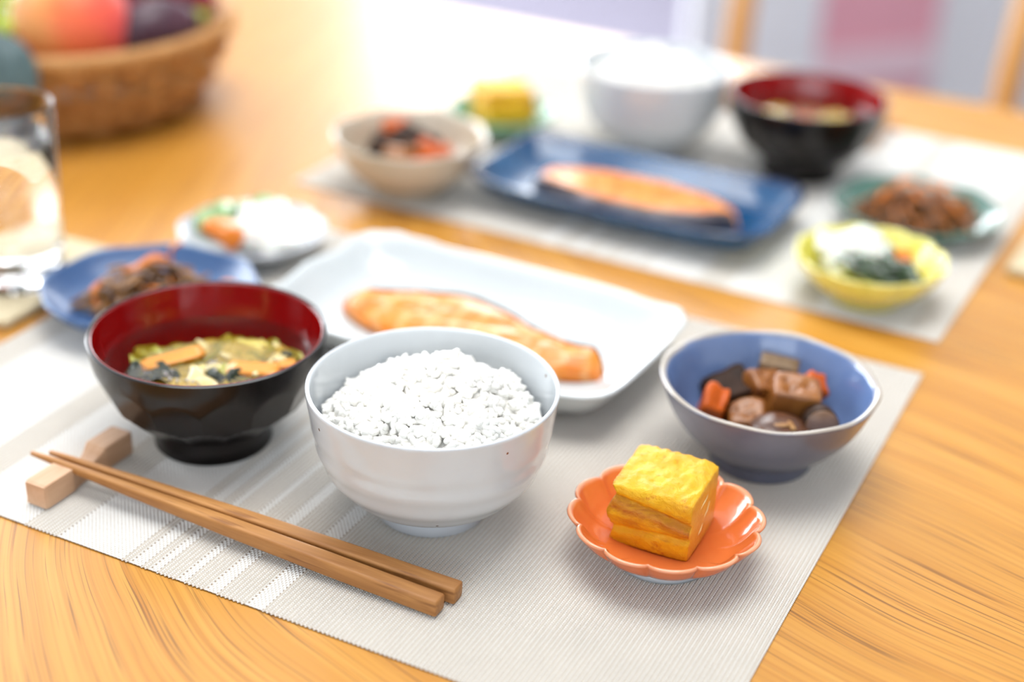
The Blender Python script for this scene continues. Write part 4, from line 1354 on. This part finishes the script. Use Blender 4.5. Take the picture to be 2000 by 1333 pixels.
make_stick((0.3275, 0.0335, MZ + 0.0041), (0.1090, 0.0325, 0.0138), 'brown wooden chopstick nearest the table edge, beside its pair', 'near pair of chopsticks')
make_stick((0.3300, 0.0450, MZ + 0.0041), (0.1160, 0.0372, 0.0138), 'brown wooden chopstick closer to the rice bowl, second of its pair', 'near pair of chopsticks')
make_rest((0.3300, 0.7250, MZ), 0.05, 'pale wooden chopstick rest at the far placemat edge behind the bowls')
make_stick((0.1300, 0.7290, MZ + 0.0041), (0.3480, 0.7270, 0.0138), 'wooden chopstick of the far setting, nearer the rice bowl', 'far pair of chopsticks')
make_stick((0.1280, 0.7400, MZ + 0.0041), (0.3480, 0.7330, 0.0138), 'wooden chopstick of the far setting, nearer the far table edge', 'far pair of chopsticks')

# ------------------------------------------------------------------ coasters and water glass
def coaster(c, h, rz, label):
    o = link('coaster', rounded_slab('coaster', 2 * h, 2 * h, 0.004, 0.0, 0.0058, 0.0015), T_COASTER, None, (c[0], c[1], 0.0004), (0, 0, rz), sm=False)
    return tag(o, label, 'coaster', 'beige cloth coasters')


coaster((-0.0650, 0.1945), 0.0555, 0.02, 'thick beige coaster under the water glass')
coaster((0.5290, 0.5700), 0.0560, -0.06, 'thick beige coaster on bare wood beside the far placemat')
GL = Vector((-0.0440, 0.1890, 0.0064))
prof = [(0, 0.0), (0.0262, 0.0), (0.0275, 0.0010), (0.0278, 0.004), (0.0288, 0.05), (0.0303, 0.1055), (0.0301, 0.1065), (0.0294, 0.1070), (0.0287, 0.1065), (0.0285, 0.1055), (0.0271, 0.05), (0.0260, 0.0150), (0.0245, 0.0125), (0, 0.0120)]
o = link('water_glass', lathe('water_glass', prof, 96), T_GLASS, None, GL)
tag(o, 'clear straight glass of water standing on the beige coaster', 'glass')
wp = [(0, 0.01205), (0.0246, 0.01215), (0.02630, 0.0150), (0.02740, 0.05), (0.02830, 0.084), (0.0275, 0.0843), (0, 0.0845)]
o = link('drinking_water', lathe('drinking_water', wp, 96), T_WATER, None, GL)
tag(o, 'still water inside the straight glass', 'water')

# ------------------------------------------------------------------ fruit basket
BC = Vector((-0.248, 0.468, 0.0004))
BK = thing('fruit_basket', 'round woven rattan basket heaped with fruit', 'basket', BC)
def br(z):
    return float(np.interp(z, [0, 0.01, 0.03, 0.06, 0.075], [0.092, 0.100, 0.111, 0.124, 0.129]))


def ring_tube(name, R, z, rad, n=96, m=8, wav=0.0, k=40, ph=0.0, zw=0.0):
    rings = []
    for i in range(n):
        t = 2 * PI * i / n
        r = R + wav * math.sin(k * t + ph)
        zz = z + zw * math.sin(k * t + ph)
        rings.append([((r + rad * math.cos(q)) * math.cos(t), (r + rad * math.cos(q)) * math.sin(t), zz + rad * math.sin(q)) for q in [2 * PI * j / m for j in range(m)]])
    V = [p for r in rings for p in r]; F = []
    for i in range(n):
        for j in range(m):
            a, b = i * m + j, i * m + (j + 1) % m
            c, d = ((i + 1) % n) * m + (j + 1) % m, ((i + 1) % n) * m + j
            F.append((a, d, c, b))
    return py_mesh(name, V, F)


link('base', lathe('base', [(0, 0.001), (0.094, 0.001), (0.096, 0.004), (0.094, 0.007), (0, 0.007)], 64), T_RATTAN, BK)
NS = 36
for i, z in enumerate((0.0100, 0.0185, 0.0270, 0.0355, 0.0510, 0.0595)):
    link('weaver', ring_tube('weaver', br(z), z, 0.0045, 224, 8, 0.0042, NS / 2, PI * (i % 2), 0.0), T_RATTAN, BK)
for i in range(NS):
    t = 2 * PI * (i + 0.5) / NS
    pts = [((br(z)) * math.cos(t), (br(z)) * math.sin(t), z) for z in (0.004, 0.02, 0.04, 0.056, 0.066)]
    link('stake', tube_mesh('stake', pts, 0.0030, 6), T_RATTAN_L, BK)
rim = link('rim', ring_tube('rim', br(0.068), 0.0675, 0.0052, 96, 10), T_RATTAN_L, BK)
wrap = []
for i in range(120):
    t = 2 * PI * i / 120
    wrap.append(t)
bvs, bfs = [], []
for i, t in enumerate(wrap):
    n = 12
    vs = []
    for j in range(n):
        q = 2 * PI * j / n
        for dw, rr in ((-0.0026, 0.0054), (0.0, 0.0064), (0.0026, 0.0054)):
            tt = t + dw / 0.135 + 0.010 * math.sin(q)
            r = br(0.068) + rr * math.cos(q)
            vs.append((r * math.cos(tt), r * math.sin(tt), 0.0675 + rr * math.sin(q)))
    fs = []
    for j in range(n):
        for k in range(2):
            a = j * 3 + k; b = ((j + 1) % n) * 3 + k
            fs.append((a, b, b + 1, a + 1))
    bvs.append(np.array(vs)); bfs.append(np.array(fs) + i * n * 3)
wo = link('rim_wrapping', np_mesh('rim_wrapping', np.concatenate(bvs), np.concatenate(bfs)), T_RATTAN_L, BK)
wo['kind'] = 'stuff'


def fruit_blob(name, rx, ry, rz_, crease=0.0, seed=0.0, n=48):
    prof = []
    for k in range(25):
        a = -PI / 2 + PI * k / 24
        prof.append((max(0.0, math.cos(a)) if 0 < k < 24 else 0.0, math.sin(a)))
    def mod(t, r, z, i):
        return r * (1 - crease * math.exp(-((math.atan2(math.sin(t - 1.0), math.cos(t - 1.0))) / 0.22) ** 2)) * (1 + 0.02 * nz(math.cos(t) * 1.5 + seed, math.sin(t) * 1.5, z)), z
    me = lathe(name, prof, n, mod)
    me.transform(Matrix.Diagonal((rx, ry, rz_, 1)))
    return me


t = thing('peach', 'large blushing peach in the basket, nearest the water glass', 'peach', (-0.2050, 0.4300, 0.0760), 0.4)
link('skin', fruit_blob('skin', 0.0440, 0.0420, 0.0420, 0.06, 2.0), T_PEACH, t)
link('stalk', tube_mesh('stalk', [(0, 0, 0.0405), (0.001, 0, 0.045), (0.003, 0, 0.048)], [0.0014, 0.0011, 0.0012], 8), T_STEM, t)
t = thing('fig', 'dark purple fig lying against the basket rim beside the peach', 'fig', (-0.1600, 0.4720, 0.0710), 1.25)
me = fruit_blob('skin', 0.036, 0.023, 0.023, 0.0, 5.0)
link('skin', me, T_FIG, t)
link('stem_tip', tube_mesh('stem_tip', [(0.034, 0, 0.001), (0.040, 0.0, 0.003), (0.046, 0.0, 0.004)], [0.009, 0.0055, 0.003], 12), T_FIGTIP, t)['label'] = 'pale yellow-green stem tip'


def grapes(label, c, spread, n, rad, mat, seed, zfun):
    g = random.Random(seed)
    t = thing('grape_bunch', label, 'grapes', c, 0)
    me = fruit_blob('grape', rad, rad, rad * 1.12, 0, seed, 24)
    me.materials.append(mat); smooth(me)
    placed = []
    tries = 0
    while len(placed) < n and tries < 6000:
        tries += 1
        p = Vector((g.gauss(0, spread[0]), g.gauss(0, spread[1]), abs(g.gauss(0, spread[2]))))
        if abs(p.x) > 2 * spread[0] or abs(p.y) > 2 * spread[1]:
            continue
        w_ = Vector(c) + p - BC
        if math.hypot(w_.x, w_.y) > 0.108 or w_.z > 0.112:
            continue
        if all((p - q).length > rad * 1.75 for q in placed):
            placed.append(p)
    for p in placed:
        o = bpy.data.objects.new('grape', me); COL.objects.link(o); o.parent = t; o.location = p; o.rotation_euler = (g.random(), g.random(), g.random())
    link('stem', tube_mesh('stem', [(-spread[0] * 1.5, 0, 0.01), (0, 0, 0.018), (spread[0] * 1.2, 0.004, 0.02)], [0.0022, 0.0018, 0.001], 8), T_STEM, t)


grapes('bunch of dark red grapes behind the fig in the basket', (-0.2050, 0.5150, 0.0450), (0.032, 0.026, 0.024), 42, 0.0110, T_GRAPER, 4, None)
grapes('bunch of yellow-green grapes behind the peach in the basket', (-0.2850, 0.4280, 0.0500), (0.026, 0.024, 0.022), 30, 0.0110, T_GRAPEG, 8, None)
# grey-green leaf over the rim
bm = bmesh.new(); bmesh.ops.create_grid(bm, x_segments=16, y_segments=16, size=0.5)
for v in bm.verts:
    x, y = v.co.x * 2, v.co.y * 2
    r = max(abs(x), abs(y)); l = math.hypot(x, y)
    if l > 1e-6:
        x, y = x * r / l, y * r / l
    v.co = (x * 0.025, y * 0.031, -0.010 * x * x - 0.012 * (y * y) + 0.0012 * nz(x * 3, y * 3, 1))
bmesh.ops.solidify(bm, geom=list(bm.faces), thickness=0.0008)
me = bpy.data.meshes.new('blade'); bm.to_mesh(me); bm.free()
t = thing('broad_leaf', 'grey-green round leaf draped over the basket rim above the water glass', 'leaf', (-0.1800, 0.3290, 0.0680))
t.rotation_euler = Vector((0.62, -0.68, 0.38)).to_track_quat('Z', 'Y').to_euler()
link('blade', me, T_LEAF, t)
link('stalk', tube_mesh('stalk', [(0, 0.029, -0.0105), (0, 0.035, -0.018), (0, 0.036, -0.034), (0, 0.033, -0.050)], 0.0012, 6), T_STEM, t)
link('midrib', tube_mesh('midrib', [(0, -0.029, -0.0095), (0, -0.013, -0.0005), (0, 0.01, 0.0008), (0, 0.030, -0.009)], [0.0006, 0.0009, 0.0011, 0.0013], 6), T_LEAF, t)

# ------------------------------------------------------------------ chair behind the table
CH = thing('dining_chair', 'light wooden chair tucked under the far table edge', 'chair', (0.178, 1.33, FLOOR_Z), -0.02)
for s in (-1, 1):
    x = s * 0.162
    link('back_post', tube_mesh('back_post', [(x * 0.95, -0.03, 0.0), (x, 0.0, 0.42), (x * 1.01, 0.02, 0.62), (x * 1.06, 0.09, 0.90)], [0.013, 0.017, 0.016, 0.012], 14), T_CHAIR, CH)
    link('front_leg', tube_mesh('front_leg', [(x * 1.05, -0.40, 0.0), (x * 1.03, -0.395, 0.42)], [0.012, 0.017], 14), T_CHAIR, CH)
link('seat', rounded_slab('seat', 0.36, 0.40, 0.04, 0.42, 0.445, 0.006, 0.0, -0.205), T_CHAIR, CH, sm=False)
rails = [(0, 0.075, 0.84)]
link('crest_rail', box_mesh('crest_rail', (0, 0.083, 0.86), (0.33, 0.016, 0.07), 0.006), T_CHAIR, CH, sm=False)
link('back_rail', box_mesh('back_rail', (0, 0.052, 0.755), (0.33, 0.014, 0.035), 0.005), T_CHAIR, CH, sm=False)

# ------------------------------------------------------------------ white screen with pink panel in the background
CB = thing('screen_panel', 'white framed screen with a pink inset standing behind the table', 'screen', (-0.158, 2.493, FLOOR_Z), 0.850)
# local x runs along its face, local +y away from the viewer
link('body', box_mesh('body', (0.16, 0.035, 0.45), (0.92, 0.03, 0.90), 0.004), T_CABINET, CB, sm=False)
for x in (-0.20, 0.52):
    link('foot', box_mesh('foot', (x, 0.035, 0.0125), (0.04, 0.30, 0.024), 0.004), T_CABINET, CB, sm=False)
link('pink_panel', box_mesh('pink_panel', (0.115, 0.014, 0.47), (0.285, 0.012, 0.80), 0.002), T_PINK, CB, sm=False)['label'] = 'pink painted front panel'
link('rail', box_mesh('rail', (0.115, 0.002, 0.235), (0.285, 0.012, 0.075), 0.002), T_PALEPINK, CB, sm=False)['label'] = 'pale pink cross rail'
for x in (-0.035, 0.265):
    link('stile', box_mesh('stile', (x, 0.008, 0.46), (0.014, 0.024, 0.88), 0.002), T_CABINET, CB, sm=False)
